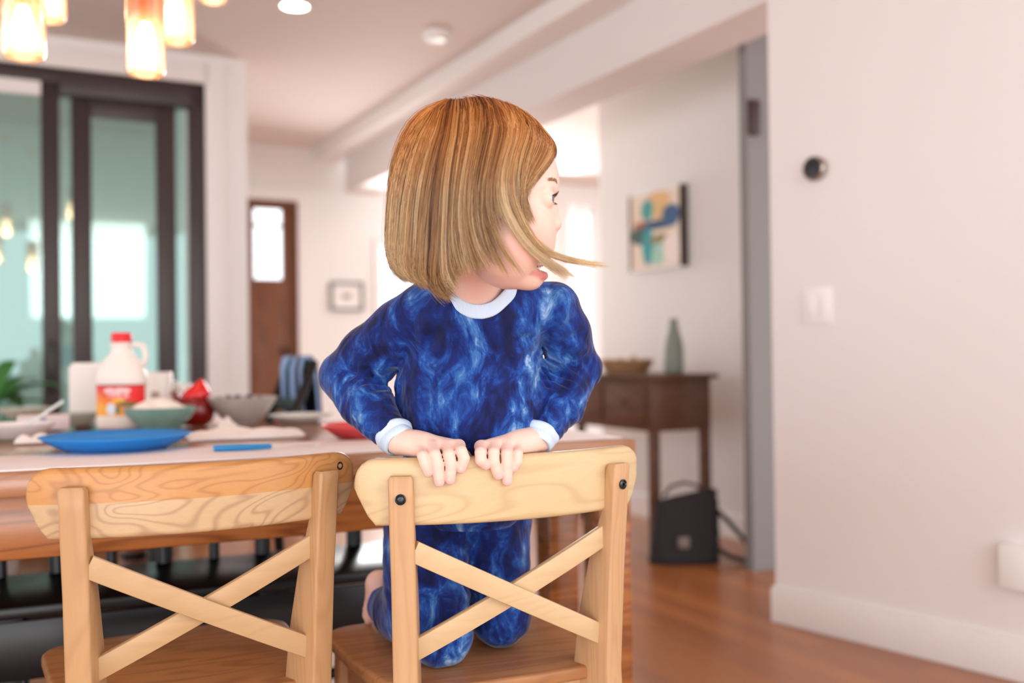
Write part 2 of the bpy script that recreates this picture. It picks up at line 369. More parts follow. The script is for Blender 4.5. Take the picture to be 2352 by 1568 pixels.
# thermostat, switch, outlet on the right wall
def onwall(px, py):
    d = ray(px, py); k = (P0.dot(nr))/(d.x*nr.x+d.y*nr.y); return Vector((d.x*k, d.y*k, CH+d.z*k))
RW = math.atan2(dr.y, dr.x)            # local x runs along the wall, local y = away from room when nr matches
def wallempty(name, px, py):
    e = empty(name, onwall(px, py)); e.rotation_euler = (0,0,RW)
    return e
sgn = 1 if (Matrix.Rotation(RW,3,'Z') @ Vector((0,1,0))).dot(nr) > 0 else -1
def ylathe(prof, n=40):
    mb = MB(); rings = [[(r*math.cos(2*math.pi*j/n), -sgn*y, r*math.sin(2*math.pi*j/n)) for j in range(n)] for r, y in prof]; return mb.loft(rings)
th = wallempty('thermostat', 1877, 388); tag(th, 'round black thermostat with a metal ring on the right wall', 'thermostat')
ylathe([(0,0),(.040,0),(.042,.012),(.041,.024),(.037,.028),(0,.028)]).build('housing', mat('brushed_ring', (.45,.4,.36), .25, metal=1), th, smooth='auto')
ylathe([(0,.0281),(.0355,.0281),(.034,.030),(0,.0305)]).build('display', mat('black_glass', (.006,.008,.014), .04, spec=.8), th, smooth='auto')
def wb(mb, x0,x1,y0,y1,z0,z1): return mb.box(((x0+x1)/2,-sgn*(y0+y1)/2,(z0+z1)/2),(x1-x0,y1-y0,z1-z0))
sw = wallempty('light_switch', 1878, 702); tag(sw, 'white light switch plate on the right wall below the thermostat', 'light switch')
b_=MB(); wb(b_,-.058,.058,0,.006,-.06,.06); b_.build('wall_plate', M_trim, sw, bevel=.002)
for x in (-.024,.024): b_=MB(); wb(b_,x-.016,x+.016,.006,.010,-.034,.034); b_.build('rocker', M_white, sw, bevel=.001)
ou = wallempty('plug_in_device', 2345, 1296); tag(ou, 'white box plugged into the outlet low on the right wall', 'plug-in device')
b_=MB(); wb(b_,-.045,.065,.008,.045,-.066,.058); b_.build('housing', M_white, ou, bevel=.006)
b_=MB(); wb(b_,-.035,.035,0,.008,-.058,.058); b_.build('wall_plate', M_trim, ou, bevel=.001)
# dark narrow object on the jamb column
e = at(1795, 250, 4.1); 
b_ = MB(); b_.box((0,0,0),(.05,.03,.15), Matrix.Rotation(BETA,3,'Z')); o = b_.build('door_chime', mat('dark_brown_plastic',(.05,.02,.02),.5), None, bevel=.004)
o.location = uv(e.dot(U), cv-.016, e.z); tag(o, 'small dark brown box high on the grey jamb beside the right wall', 'door chime')
# painting on the gallery wall
def onu(px, py, u): d = ray(px, py); k = u/(d.x*U.x+d.y*U.y); return Vector((d.x*k, d.y*k, CH+d.z*k))
pa = onu(1463, 545, wu); pb = onu(1577, 525, wu); v0, v1 = pb.dot(V), pa.dot(V); zt = onu(1577, 428, wu).z; zb = onu(1577, 606, wu).z
pt = empty('painting', uv(wu, (v0+v1)/2, (zt+zb)/2)); pt.rotation_euler = (0,0,BETA); tag(pt, 'abstract teal, navy and orange canvas painting on the gallery wall', 'painting')
M_art = mat('abstract_art', (.8,.7,.6), .6); t = NT(M_art); s_ = t.n('SeparateXYZ'); t.l(t.coord(), s_.inputs[0])
hw, hh = (v1-v0)/2, (zt-zb)/2
def blob(cx, cy, rx, ry, wob=.6):     # cx to the right in picture (-1..1)
    n = t.noise(t.coord(), 9, 2)
    dx = t.math('DIVIDE', t.math('ADD', t.math('DIVIDE', s_.outputs[1], -hw), -cx), rx)
    dy = t.math('DIVIDE', t.math('ADD', t.math('DIVIDE', s_.outputs[2], hh), -cy), ry)
    d = t.math('ADD', t.math('MULTIPLY', dx, dx), t.math('MULTIPLY', dy, dy))
    d = t.math('ADD', d, t.math('MULTIPLY', t.math('SUBTRACT', n, .5), wob*2))
    mr = t.n('MapRange'); mr.inputs[1].default_value = 1.1; mr.inputs[2].default_value = .7; t.l(d, mr.inputs[0]); return mr.outputs[0]
c = t.mix(t.noise(t.coord(), 6, 2), (.85,.74,.64), (.80,.64,.45))
for args, col in (((.15,.75,.5,.3),(.78,.50,.22)), ((-.3,.55,.27,.3),(.05,.33,.32)), ((.25,.45,.35,.25),(.72,.48,.2)), ((-.5,.18,.4,.12),(.42,.12,.03)), ((-.65,-.1,.38,.25),(.03,.10,.08)),
                  ((.15,.12,.75,.14),(.015,.06,.16)), ((.65,.32,.35,.28),(.015,.09,.22)), ((-.25,-.45,.27,.55),(.0,.30,.32)), ((.2,-.3,.45,.18),(.25,.17,.05)), ((.1,-.65,.3,.35),(.35,.62,.5)), ((.65,-.55,.35,.4),(.9,.78,.72))):
    c = t.mix(blob(*args), c, col)
t.l(c, t.b.inputs['Base Color'])
b_=MB(); b_.box((-.022,0,0),(.04,2*hw,2*hh)); b_.build('canvas', M_art, pt)
M_fr = mat('dark_frame', (.04,.02,.012), .4)
for nm, c_, d_ in (('frame_side',(-.022,-hw-.006,0),(.05,.012,2*hh+.024)),('frame_side',(-.022,hw+.006,0),(.05,.012,2*hh+.024)),('frame_rail',(-.022,0,hh+.006),(.046,2*hw,.012)),('frame_rail',(-.022,0,-hh-.006),(.046,2*hw,.012))):
    b_=MB(); b_.box(c_, d_); b_.build(nm, M_fr if nm=='frame_side' else M_trim, pt)
# framed picture on the back wall
a0,_ = fz(757,680); a1,_ = fz(834,680); z1 = fz(795,647)[1]; z0 = fz(795,714)[1]
pf = empty('framed_picture', uv((a0+a1)/2, VF, (z0+z1)/2)); pf.rotation_euler=(0,0,BETA); tag(pf, 'small grey framed picture on the white wall beside the brown door', 'framed picture')
w2,h2 = (a1-a0)/2,(z1-z0)/2; M_gf = mat('grey_frame',(.23,.23,.21),.5)
for c_, d_ in (((0,-.012,h2-.012),(2*w2,.024,.024)),((0,-.012,-h2+.012),(2*w2,.024,.024)),((-w2+.012,-.012,0),(.024,.024,2*h2-.048)),((w2-.012,-.012,0),(.024,.024,2*h2-.048))):
    b_=MB(); b_.box(c_,d_); b_.build('frame_bar', M_gf, pf)
b_=MB(); b_.box((0,-.006,0),(2*w2-.048,.010,2*h2-.048)); b_.build('mat_board', M_trim, pf)
b_=MB(); b_.box((0,-.012,0),(.075,.002,.04)); b_.build('print', mat('print',(.35,.3,.28),.6), pf, bevel=.0005)
# ================================================================== CONSOLE TABLE & THINGS ON IT
M_walnut = wood('walnut_stain', (.15,.060,.028), (.06,.022,.012), (8,1.5,8), .4)
C1 = onz(1503, 1279, 0); cu0, cv0 = C1.dot(U), C1.dot(V); ct = empty('console_table', (C1.x, C1.y, 0)); ct.rotation_euler = (0,0,BETA)
tag(ct, 'dark walnut console table with drawers against the gallery wall', 'console table')
CW, CL, CT = min(.34, wu-cu0-.03), 1.15, .835
def cp(name, c, d, m=M_walnut, bev=.004, par=None): b_=MB(); b_.box(c, d); return b_.build(name, m, par or ct, bevel=bev)
cp('table_top', (CW/2, CL/2, CT-.012), (CW+.05, CL+.06, .024))
cp('carcass', (CW/2, CL/2, CT-.144), (CW, CL, .24))
for x in (.022, CW-.022):
    for y in (.022, CL-.022): cp('leg', (x, y, (CT-.264)/2), (.042,.042,CT-.264))
for k in range(3):
    yc = .04+(CL-.08)*(k+.5)/3
    d = cp('drawer', (-.006, yc, CT-.135), (.014, (CL-.08)/3-.02, .17)); 
    kn = MB(); kn.lathe([(0,0),(.011,0),(.014,.012),(0,.018)], 16)
    kn.v = [(-.012-z, yc+y, CT-.135+x) for (x,y,z) in kn.v]; kn.build('knob', mat('knob_brass',(.2,.12,.05),.3,metal=1), d, smooth=True)
def onconsole(px, py): d = ray(px,py); k=(CT-CH)/d.z; return d, k
# grey vase
vp = uv(cu0+.14, cv0+.10, CT); vp = Vector((at(1548,850,4.72).x, 4.72, CT))
b_=MB(); b_.lathe([(0,0),(.040,0),(.046,.02),(.046,.12),(.040,.16),(.028,.20),(.021,.235),(.020,.262),(.017,.262),(.015,.2),(0,.19)], 32)
o=b_.build('vase', paint('grey_green_ceramic',(.24,.27,.23),.5), None, smooth=True); o.location = vp; tag(o, 'tall grey green ceramic vase on the console table', 'vase')
# basket with bread and fruit
bp = uv(cu0+.15, cv0+.42, CT)
bk = empty('basket', bp); bk.rotation_euler=(0,0,BETA); tag(bk, 'low brown woven basket on the console table left of the vase', 'basket')
M_wick = wood('wicker', (.42,.24,.11), (.2,.1,.05), (40,40,60), .8)
b_=MB(); b_.lathe([(0,0),(.10,0),(.125,.035),(.132,.06),(.125,.062),(.115,.035),(.09,.01),(0,.01)], 36); b_.build('bowl', M_wick, bk, smooth='auto')
b_=MB(); b_.tube([(.129*math.cos(a),.129*math.sin(a),.062+.004*math.sin(12*a)) for a in [i*math.pi/24 for i in range(48)]], .007, 8, closed=True); b_.build('braided_rim', M_wick, bk, smooth=True)
for i,(x,y,z,c,nm,lb) in enumerate(((-.03,.04,.055,(.55,.2,.13),'apple','reddish apple heaped in the basket on the console'),(.035,.0,.052,(.6,.42,.2),'pear','yellow brown pear in the basket on the console'),(-.03,-.045,.05,(.5,.33,.17),'bread_roll','brown bread roll heaped in the basket on the console'))):
    b_=MB(); R=.038
    prof = {'apple':[(0,.004),(.014,-.002),(.032,.010),(.038,.030),(.034,.050),(.020,.062),(.007,.060),(0,.054)],
            'pear':[(0,0),(.02,.0),(.034,.018),(.034,.034),(.024,.054),(.014,.072),(.008,.08),(0,.081)],
            'bread_roll':[(0,0),(.032,0),(.042,.014),(.038,.032),(.022,.044),(0,.047)]}[nm]
    b_.lathe(prof, 28); o=b_.build(nm, paint(nm+'_skin', c,.5), None, smooth=True); o.location = bp+Vector((x,y,z-.043)); tag(o, lb, nm.split('_')[-1] if nm!='bread_roll' else 'bread')
# black bag leaning under the console
M_black = mat('black_fabric', (.018,.015,.017), .8); t=NT(M_black); t.bump(t.noise(t.coord(),60,3),.4,.01)
bgp = onz(1570, 1290, 0)
bag = empty('shoulder_bag', bgp); tag(bag, 'black shoulder bag on the floor under the console table end', 'bag')
b_=MB(); rings=[]
for i in range(13):
    z=.30*i/12; w=.155*(1-.15*(z/.3)**2)+.004*math.sin(9*i); d=.075*(1-.45*(z/.3))
    rings.append([( w*math.copysign(abs(math.cos(a))**.55,math.cos(a)) + .02*z/.3, d*math.copysign(abs(math.sin(a))**.6,math.sin(a))+.002*math.sin(5*a+i), z*(1+.08*math.sin(2.2*math.cos(a)))) for a in [j*math.pi/14 for j in range(28)]])
b_.loft(rings); b_.build('bag_body', M_black, bag, smooth=True)
b_=MB(); b_.tube([(.14,-.02,.24),(.19,-.04,.19),(.25,-.05,.12),(.31,-.06,.045),(.325,-.06,.014),(.27,-.05,.012),(.2,-.04,.03),(.15,-.02,.06)], .011, 8); b_.build('strap', M_black, bag, smooth=True)
b_=MB(); b_.tube([(-.09,-.02,.295),(-.06,-.03,.34),(.0,-.035,.36),(.06,-.03,.345),(.09,-.02,.30)], .008, 8); b_.build('handle', mat('dusky_strap',(.09,.06,.06),.7), bag, smooth=True)
b_=MB(); b_.box((-.01,-.077,.1),(.05,.006,.05)); b_.build('buckle', mat('dull_buckle',(.22,.17,.15),.5), bag, bevel=.004)

# ================================================================== DINING TABLE
TA = math.radians(23.6); Tc = onz(1462, 1008, .75)
TE = Vector((-math.cos(TA), -math.sin(TA), 0)); TD = Vector((-math.sin(TA), math.cos(TA), 0))
def T(a, b, z=.75): p = Tc + TE*a + TD*b; return Vector((p.x, p.y, z))
M_tab = wood('table_wood', (.46,.16,.04), (.16,.045,.015), (1.3,14,14), .18, amt=.7, spec=.55)
M_tabtop = wood('table_top_wood', (.46,.21,.10), (.26,.10,.05), (1.2,14,14), .14, amt=.4, spec=.6)
dt = empty('dining_table', (Tc.x, Tc.y, 0)); dt.rotation_euler = (0,0,TA+math.pi)      # local x = along the edge leftwards, local -y = inwards
tag(dt, 'large polished brown wooden dining table laid for breakfast', 'table')
TL, TW = 2.0, .98
def tp(name, a0,a1,b0,b1,z0,z1,m=M_tab,bev=.005,par=None):
    x=MB(); x.box(((a0+a1)/2,-(b0+b1)/2,(z0+z1)/2),(a1-a0,b1-b0,z1-z0)); return x.build(name, m, par or dt, bevel=bev)
tp('tabletop', 0,TL,0,TW,.705,.75, M_tabtop, .006)
tp('apron', .07,TL-.07,.035,.062,.59,.705); tp('apron', .07,TL-.07,TW-.062,TW-.035,.59,.705)
tp('apron', .035,.062,.04,TW-.04,.59,.705); tp('apron', TL-.062,TL-.035,.04,TW-.04,.59,.705)
for a in (.01, TL-.09):
    for b in (.01, .27, TW-.09): tp('leg', a, a+.08, b, b+.08, 0, .705)
for a in (.02, TL-.08): tp('stretcher', a+.01,a+.06,.09,TW-.09,.12,.18)
# ================================================================== WOODEN CROSS-BACK CHAIRS
def rrect(hw, hd, r, n=4):
    out=[]
    for cx, cy, a0 in ((hw-r,hd-r,0),(-hw+r,hd-r,90),(-hw+r,-hd+r,180),(hw-r,-hd+r,270)):
        for k in range(n+1):
            a=math.radians(a0+90*k/n); out.append((cx+r*math.cos(a), cy+r*math.sin(a)))
    return out
def lerp(tab, z):
    for (z0,v0),(z1,v1) in zip(tab, tab[1:]):
        if z0<=z<=z1:
            k=(z-z0)/(z1-z0) if z1>z0 else 0; return v0+(v1-v0)*k
    return tab[-1][1] if z>tab[-1][0] else tab[0][1]
PX = [(0,.185),(.45,.170),(.62,.174),(.773,.180)]
PY = [(0,-.035),(.30,.012),(.45,.018),(.62,.010),(.773,0)]
PD = [(0,.036),(.30,.055),(.45,.074),(.52,.068),(.62,.048),(.70,.027),(.773,.021)]
PHI = math.radians(21)
def ybow(x): return -.0105+1.12*x*x
def make_chair(C, th, mats, label, bolts, knot):
    r = empty('dining_chair', (C.x, C.y, 0)); r.rotation_euler=(0,0,th); tag(r, label, 'chair')
    m_post, m_rail, m_slat, m_seat = mats
    for s in (-1, 1):
        rings=[]; zz=[0,.05,.15,.3,.38,.45,.5,.54,.58,.62,.66,.70,.74,.768,.773]
        for i,z in enumerate(zz):
            d = lerp(PD,z); w=.036; sh = .003 if i in (0,len(zz)-1) else 0
            c = Vector((s*lerp(PX,z), lerp(PY,z), 0)); n = Vector((-math.sin(PHI)*-s, -math.cos(PHI),0)); n = Vector((s*math.sin(PHI), -math.cos(PHI), 0))
            tdir = Vector((-n.y, n.x, 0)); mid = c - n*(d/2)
            rings.append([tuple(mid+tdir*x+n*y+Z*z) for x,y in rrect(w/2-sh, d/2-sh, .0045 if not sh else .002, 3)])
        b_=MB(); b_.loft(rings); p=b_.build('back_post', m_post, r, smooth='auto')
        if bolts:
            n = Vector((s*math.sin(PHI), -math.cos(PHI), 0)); q = Matrix.Rotation(math.atan2(n.y,n.x),3,'Z')@Matrix.Rotation(math.pi/2,3,'Y')
            base = Vector((s*lerp(PX,.741), lerp(PY,.741), .741))
            for prof, mm, nm in (([(.0,-.002),(.0078,-.002),(.0078,.0006),(.0066,.0014),(.0058,.0006),(.0052,-.0006),(.0036,.0006),(.0028,.0006),(.0024,-.002),(0,-.002)], M_bolt, 'bolt'),):
                x=MB(); x.lathe(prof, 28); x.v=[tuple(q@Vector(v)+base+n*.0022) for v in x.v]; x.build(nm, mm, p, smooth='auto')
    # curved top rail
    b_=MB(); rings=[]; HL=.231; zb,zt=.699,.797
    xs=[-HL+.0,-HL+.0015,-HL+.005,-HL+.01,-HL+.018,-HL+.028,-HL+.04]+[-HL+.04+ (2*HL-.08)*k/20 for k in range(1,20)]+[HL-.04,HL-.028,HL-.018,HL-.01,HL-.005,HL-.0015,HL]
    for x in xs:
        e = HL-abs(x); top = zt; 
        if e<.03: k=1-e/.03; top = zt-.034*(1-math.sqrt(max(0,1-k*k)))
        bot = zb if e>.024 else zb+(.024-e)*2.2
        if top-bot<.01: mid_=(top+bot)/2; top,bot=mid_+.005,mid_-.005
        thk = .011 if e>.008 else .011*math.sqrt(max(.12,1-(1-e/.008)**2))
        sl = 2*1.12*x; n=Vector((sl,-1,0)).normalized(); yc=ybow(x)+.011
        hh=(top-bot)/2; zc=(top+bot)/2
        if e<.004: hh*=.93
        rings.append([tuple(Vector((x,yc,zc))+n*p0+Z*q0) for p0,q0 in rrect(thk, hh, min(.008,thk*.85,hh*.8), 4)])
    b_.loft(rings); rl=b_.build('top_rail', m_rail, r, smooth='auto')
    if knot:
        x=.224; n=Vector((2*1.12*x,-1,0)).normalized(); x_=MB(); q=Matrix.Rotation(math.atan2(n.y,n.x),3,'Z')@Matrix.Rotation(math.pi/2,3,'Y')
        x_.lathe([(0,0),(.006,0),(.0065,.0012),(.0045,.0016),(.003,.0006),(0,.0005)],20); base=Vector((.205,ybow(.205),.776)); x_.v=[tuple(q@Vector(v)+base) for v in x_.v]
        x_.build('screw', M_bolt, rl, smooth=True)
    # crossing slats
    for k,(xa,za,xb,zb2,off) in enumerate(((-.158,.664,.160,.500,-.0065),(-.158,.506,.160,.662,.0065))):
        b_=MB(); rings=[]; N=16; hw=.0155
        d=Vector((xb-xa,0,zb2-za)).normalized(); up=Vector((-d.z,0,d.x)); 
        for i in range(N+1):
            tt=i/N; x=xa+(xb-xa)*tt; z=za+(zb2-za)*tt
            y=lerp([(.45,.050),(.55,.036),(.68,.016)],z)+off-.012*(1-(2*tt-1)**2)
            rings.append([(x+up.x*q0, y+p0, z+up.z*q0) for p0,q0 in rrect(.0062,hw,.002,2)])
        b_.loft(rings); b_.build('cross_slat', m_slat, r, smooth='auto')
    # seat
    pts=[(-.150,.052),(.150,.052)]
    def arc(cx,cy,rad,a0,a1,n=10): return [(cx+rad*math.cos(math.radians(a0+(a1-a0)*k/n)), cy+rad*math.sin(math.radians(a0+(a1-a0)*k/n))) for k in range(n+1)]
    out=[(-.150,.052),(-.05,.046),(.05,.046),(.150,.052),(.152,.10),(.178,.105),(.20,.24)]+arc(.145,.385,.062,0,90)+[(.05,.452),(-.05,.452)]+arc(-.145,.385,.062,90,180)+[(-.20,.24),(-.178,.105),(-.152,.10)]
    out=[(x*1.0,y) for x,y in out]
    b_=MB(); b_.prism(out,.428,.45); b_.build('seat', m_seat, r, bevel=.006, seg=3)
    for s in (-1,1):
        b_=MB(); b_.box((s*.165,.25,.398),(.022,.30,.058)); b_.build('side_rail', m_post, r, bevel=.003)
        b_=MB(); b_.loft([[(s*(.170+.012*(1-z/.43))+x, .385+.01*(1-z/.43)+y, z) for x,y in rrect(.017+.004*z/.43,.017+.004*z/.43,.005,3)] for z in (0,.15,.3,.428)]); b_.build('front_leg', m_post, r, smooth='auto')
    b_=MB(); b_.box((0,.385,.398),(.31,.022,.058)); b_.build('front_rail', m_post, r, bevel=.003)
    b_=MB(); b_.box((0,.078,.400),(.31,.022,.052)); b_.build('rear_rail', m_post, r, bevel=.003)
    for s in (-1,1):
        b_=MB(); b_.tube([(s*.175,.385,.18),(s*.178,.03,.19)],.010,10); b_.build('stretcher', m_post, r, smooth='auto')
    return r
M_bolt = mat('black_bolt', (.008,.012,.018), .22, spec=.7)
pineL = dict(light=(.68,.39,.19), dark=(.48,.24,.10))
mL = (wood('left_chair_post', (.54,.31,.145), (.38,.20,.085), (14,14,1.1), .38, amt=.35, freq=90),
      wood('left_chair_rail', (.61,.42,.23), (.34,.20,.115), (3.2,6,9), .33, amt=.6, loc=(3.3,0,.2), freq=130, sharp=4, split=(.752,(.60,.29,.095),(.33,.13,.04))),
      wood('left_chair_slat', (.56,.36,.185), (.43,.25,.11), (2,10,14), .4, amt=.25),
      wood('left_chair_seat', (.42,.19,.065), (.20,.075,.025), (2.2,14,10), .38, amt=.55, loc=(1,0,0)))
mR = (wood('right_chair_post', (.60,.36,.185), (.44,.235,.105), (14,14,1.1), .38, amt=.35, loc=(0,2,0), freq=80),
      wood('right_chair_rail', (.69,.52,.29), (.48,.32,.155), (1.6,5,9), .33, amt=.42, loc=(1.2,0,2.2), freq=90, sharp=4),
      wood('right_chair_slat', (.66,.47,.265), (.50,.32,.155), (2,10,14), .4, amt=.22, loc=(0,4,0)),
      wood('right_chair_seat', (.46,.21,.08), (.24,.095,.035), (2.2,14,10), .38, amt=.5, loc=(5,0,0)))
CR, TR = Vector((.0048,1.487,0)), math.radians(22.2)
CLc, TLc = Vector((-.4365,1.4225,0)), math.radians(26.8)
chairR = make_chair(CR, TR, mR, 'pale pine cross-back dining chair the child kneels on', True, False)
chairL = make_chair(CLc, TLc, mL, 'orange-toned pine cross-back dining chair at left in front of the blue plate', False, True)

# ================================================================== BLACK CHAIRS ON THE FAR SIDE
M_blk = mat('black_lacquer', (.007,.006,.008), .30, spec=.35)
def black_chair(loc, rz, label, first=None):
    if first:
        r=first.copy(); COL.objects.link(r)
        for ch in list(first.children):
            c_=ch.copy(); COL.objects.link(c_); c_.parent=r
        r.location=loc; r.rotation_euler=(0,0,rz); r['label']=label; return r
    r=empty('black_chair', loc, rz); tag(r, label, 'chair', 'black slat-back chairs at the dining table')
    b_=MB(); b_.prism([(-.19,-.20),(.19,-.20),(.21,.18),(.18,.21),(-.18,.21),(-.21,.18)],.435,.46); b_.build('seat', M_blk, r, bevel=.006)
    for s in (-1,1):
        b_=MB(); b_.tube([(s*.17,.17,.44),(s*.185,.20,0)],[.017,.013],10); b_.build('front_leg', M_blk, r, smooth='auto')
        b_=MB(); b_.tube([(s*.185,-.22,0),(s*.175,-.18,.45),(s*.185,-.22,.7),(s*.20,-.30,.93)],[.014,.017,.017,.014],10); b_.build('rear_leg', M_blk, r, smooth=True)
        b_=MB(); b_.tube([(s*.178,.185,.2),(s*.178,-.2,.2)],.010,8); b_.build('stretcher', M_blk, r, smooth='auto')
    b_=MB(); b_.tube([(-.178,.188,.28),(.178,.188,.28)],.010,8); b_.build('stretcher', M_blk, r, smooth='auto')
    for z,y in ((.9,-.29),(.78,-.248),(.66,-.212),(.56,-.195)):
        b_=MB(); rr=[]
        for i in range(11):
            x=-.19+.38*i/10; yy=y-.035*(1-(x/.19)**2); rr.append([(x,yy+p0,z+q0) for p0,q0 in rrect(.007,.022,.003,2)])
        b_.loft(rr); b_.build('back_slat', M_blk, r, smooth='auto')
    return r
def face(a, b, extra=0): return T(a,b,0)
rzt = TA
_b = at(655,900,3.3); bc = black_chair(Vector((_b.x-.225,_b.y-.10,0)), math.radians(114), 'black slat-back chair on the far side of the table with a blue jacket on it')
# ================================================================== SDF SCULPTING (numpy)
def v3(p): return np.array([p[0],p[1],p[2]], dtype=np.float64)
class Field:
    def __init__(s): s.u=[]; s.cuts=[]; s.post=None; s.margin=.012
    def cap(s, a, b, ra, rb, k=.012):
        a=v3(a); b=v3(b); ba=b-a; L2=max(ba@ba,1e-12)
        def f(P):
            h=np.clip(((P-a)@ba)/L2,0,1); q=P-a-h[...,None]*ba
            return np.sqrt((q*q).sum(-1))-(ra+(rb-ra)*h)
        s.u.append((f,k)); return s
    def chain(s, pts, rs, k=.012):
        for i in range(len(pts)-1): s.cap(pts[i],pts[i+1],rs[i],rs[i+1],k)
        return s
    def ell_f(s, c, r, R=None):
        c=v3(c); r=np.array(r,float); Rm=np.array(R) if R is not None else None
        def f(P):
            q=P-c
            if Rm is not None: q=q@Rm
            k0=np.sqrt(((q/r)**2).sum(-1)); k1=np.sqrt(((q/(r*r))**2).sum(-1))+1e-9
            return np.where(k0<1e-6, -r.min(), k0*(k0-1)/k1)
        return f
    def ell(s, c, r, R=None, k=.012): s.u.append((s.ell_f(c,r,R),k)); return s
    def cut(s, f, k=.004): s.cuts.append((f,k)); return s
    def ev(s, P, ui=None):
        d=None
        for i,(f,k) in enumerate(s.u):
            if ui is not None and i not in ui: continue
            x=f(P)
            if d is None: d=x
            else:
                h=np.clip(.5+.5*(d-x)/k,0,1); d=d*(1-h)+x*h-k*h*(1-h)
        for f,k in s.cuts:
            x=-f(P); h=np.clip(.5-.5*(d-x)/k,0,1); d=d*(1-h)+x*h+k*h*(1-h)
        if s.post: d=s.post(P,d)
        return d
    def mesh(s, lo, hi, h, name, m, parent=None, smooth_it=1, inv=None):
        lo=v3(lo); hi=v3(hi); B=16
        n=np.ceil((hi-lo)/h).astype(int)+1; nb=np.ceil(n/B).astype(int); n=nb*B
        G=np.empty(n,dtype=np.float32); half=B*h/2*1.7321
        ar=np.arange(B)*h; off=np.stack(np.meshgrid(ar,ar,ar,indexing='ij'),-1)
        for bi in range(nb[0]):
            for bj in range(nb[1]):
                C=lo+np.stack([np.full(nb[2],bi),np.full(nb[2],bj),np.arange(nb[2])],-1)*B*h+B*h/2
                vals=[f(C) for f,_ in s.u]; A=np.stack(vals,0); dc=s.ev(C)
                for bk in range(nb[2]):
                    sl=(slice(bi*B,bi*B+B),slice(bj*B,bj*B+B),slice(bk*B,bk*B+B))
                    if abs(dc[bk])>half*1.15+s.margin: G[sl]=1 if dc[bk]>0 else -1; continue
                    mn=A[:,bk].min(); ui=set(np.nonzero(A[:,bk]<mn+2*half*1.25+.04)[0])
                    P=off+(lo+np.array([bi,bj,bk])*B*h)
                    G[sl]=s.ev(P,ui)
        neg=G<0
        c=np.zeros(tuple(x-1 for x in n),dtype=np.uint8)
        for dx in (0,1):
            for dy in (0,1):
                for dz in (0,1): c+=neg[dx:n[0]-1+dx,dy:n[1]-1+dy,dz:n[2]-1+dz]
        act=np.nonzero((c>0)&(c<8)); idx=np.full(c.shape,-1,dtype=np.int32); N=len(act[0]); idx[act]=np.arange(N)
        i0=np.stack(act,-1); acc=np.zeros((N,3)); cnt=np.zeros(N)
        cor=[(0,0,0),(1,0,0),(0,1,0),(1,1,0),(0,0,1),(1,0,1),(0,1,1),(1,1,1)]
        cv={q:G[i0[:,0]+q[0],i0[:,1]+q[1],i0[:,2]+q[2]].astype(np.float64) for q in cor}
        for a in cor:
            for ax in range(3):
                if a[ax]==0:
                    b=list(a); b[ax]=1; b=tuple(b); m1=(cv[a]<0)!=(cv[b]<0)
                    t=np.where(m1,cv[a]/np.where(m1,cv[a]-cv[b],1),0); t=np.clip(t,0,1)
                    p=np.tile(np.array(a,float),(N,1)); p[:,ax]=t; acc+=p*m1[:,None]; cnt+=m1
        verts=lo+(i0+acc/cnt[:,None])*h
        quads=[]
        for ax in range(3):
            a,b=[(1,2),(2,0),(0,1)][ax]
            s0=[slice(1,x-1) for x in n]; s1=list(s0); s0[ax]=slice(0,n[ax]-1); s1[ax]=slice(1,n[ax])
            e0=neg[tuple(s0)]; e1=neg[tuple(s1)]; ch=np.nonzero(e0!=e1)
            ii=np.stack(ch,-1)+np.array([1 if q!=ax else 0 for q in range(3)])
            def at_(da,db):
                j=ii.copy(); j[:,a]+=da; j[:,b]+=db; return idx[j[:,0],j[:,1],j[:,2]]
            q=np.stack([at_(-1,-1),at_(0,-1),at_(0,0),at_(-1,0)],-1)
            fl=~e0[ch]; q[fl]=q[fl][:,::-1]
            quads.append(q)
        Q=np.concatenate(quads); Q=Q[(Q>=0).all(1)]
        for _ in range(smooth_it):
            S=np.zeros_like(verts); Cn=np.zeros(len(verts))
            for x,y in ((0,1),(1,2),(2,3),(3,0)):
                np.add.at(S,Q[:,x],verts[Q[:,y]]); np.add.at(S,Q[:,y],verts[Q[:,x]]); np.add.at(Cn,Q[:,x],1); np.add.at(Cn,Q[:,y],1)
            verts=verts*.5+.5*S/Cn[:,None]
        if inv is not None: verts=inv(verts)
        return npmesh(name, verts, Q, m, parent)
def npmesh(name, verts, Q, m, parent=None, attr=None):
    me=bpy.data.meshes.new(name); k=Q.shape[1]; nf=len(Q)
    me.vertices.add(len(verts)); me.vertices.foreach_set('co', np.asarray(verts,dtype=np.float32).ravel())
    me.loops.add(nf*k); me.loops.foreach_set('vertex_index', Q.astype(np.int32).ravel())
    me.polygons.add(nf); me.polygons.foreach_set('loop_start', np.arange(nf,dtype=np.int32)*k)
    me.update(calc_edges=True); me.validate()
    me.polygons.foreach_set('use_smooth',[True]*len(me.polygons))
    if attr is not None:
        a=me.attributes.new('tone','FLOAT','POINT'); a.data.foreach_set('value', np.asarray(attr,dtype=np.float32))
    return link(name, me, m, parent)

# ================================================================== THE CHILD
person = empty('person', onz(1080, 1500, .4515)); tag(person, 'small child with a blond bob in blue tie-dye pajamas kneeling on the pale chair', 'person')
PINV = -np.array(person.location)
def rel(o): o.location = -person.location; return o
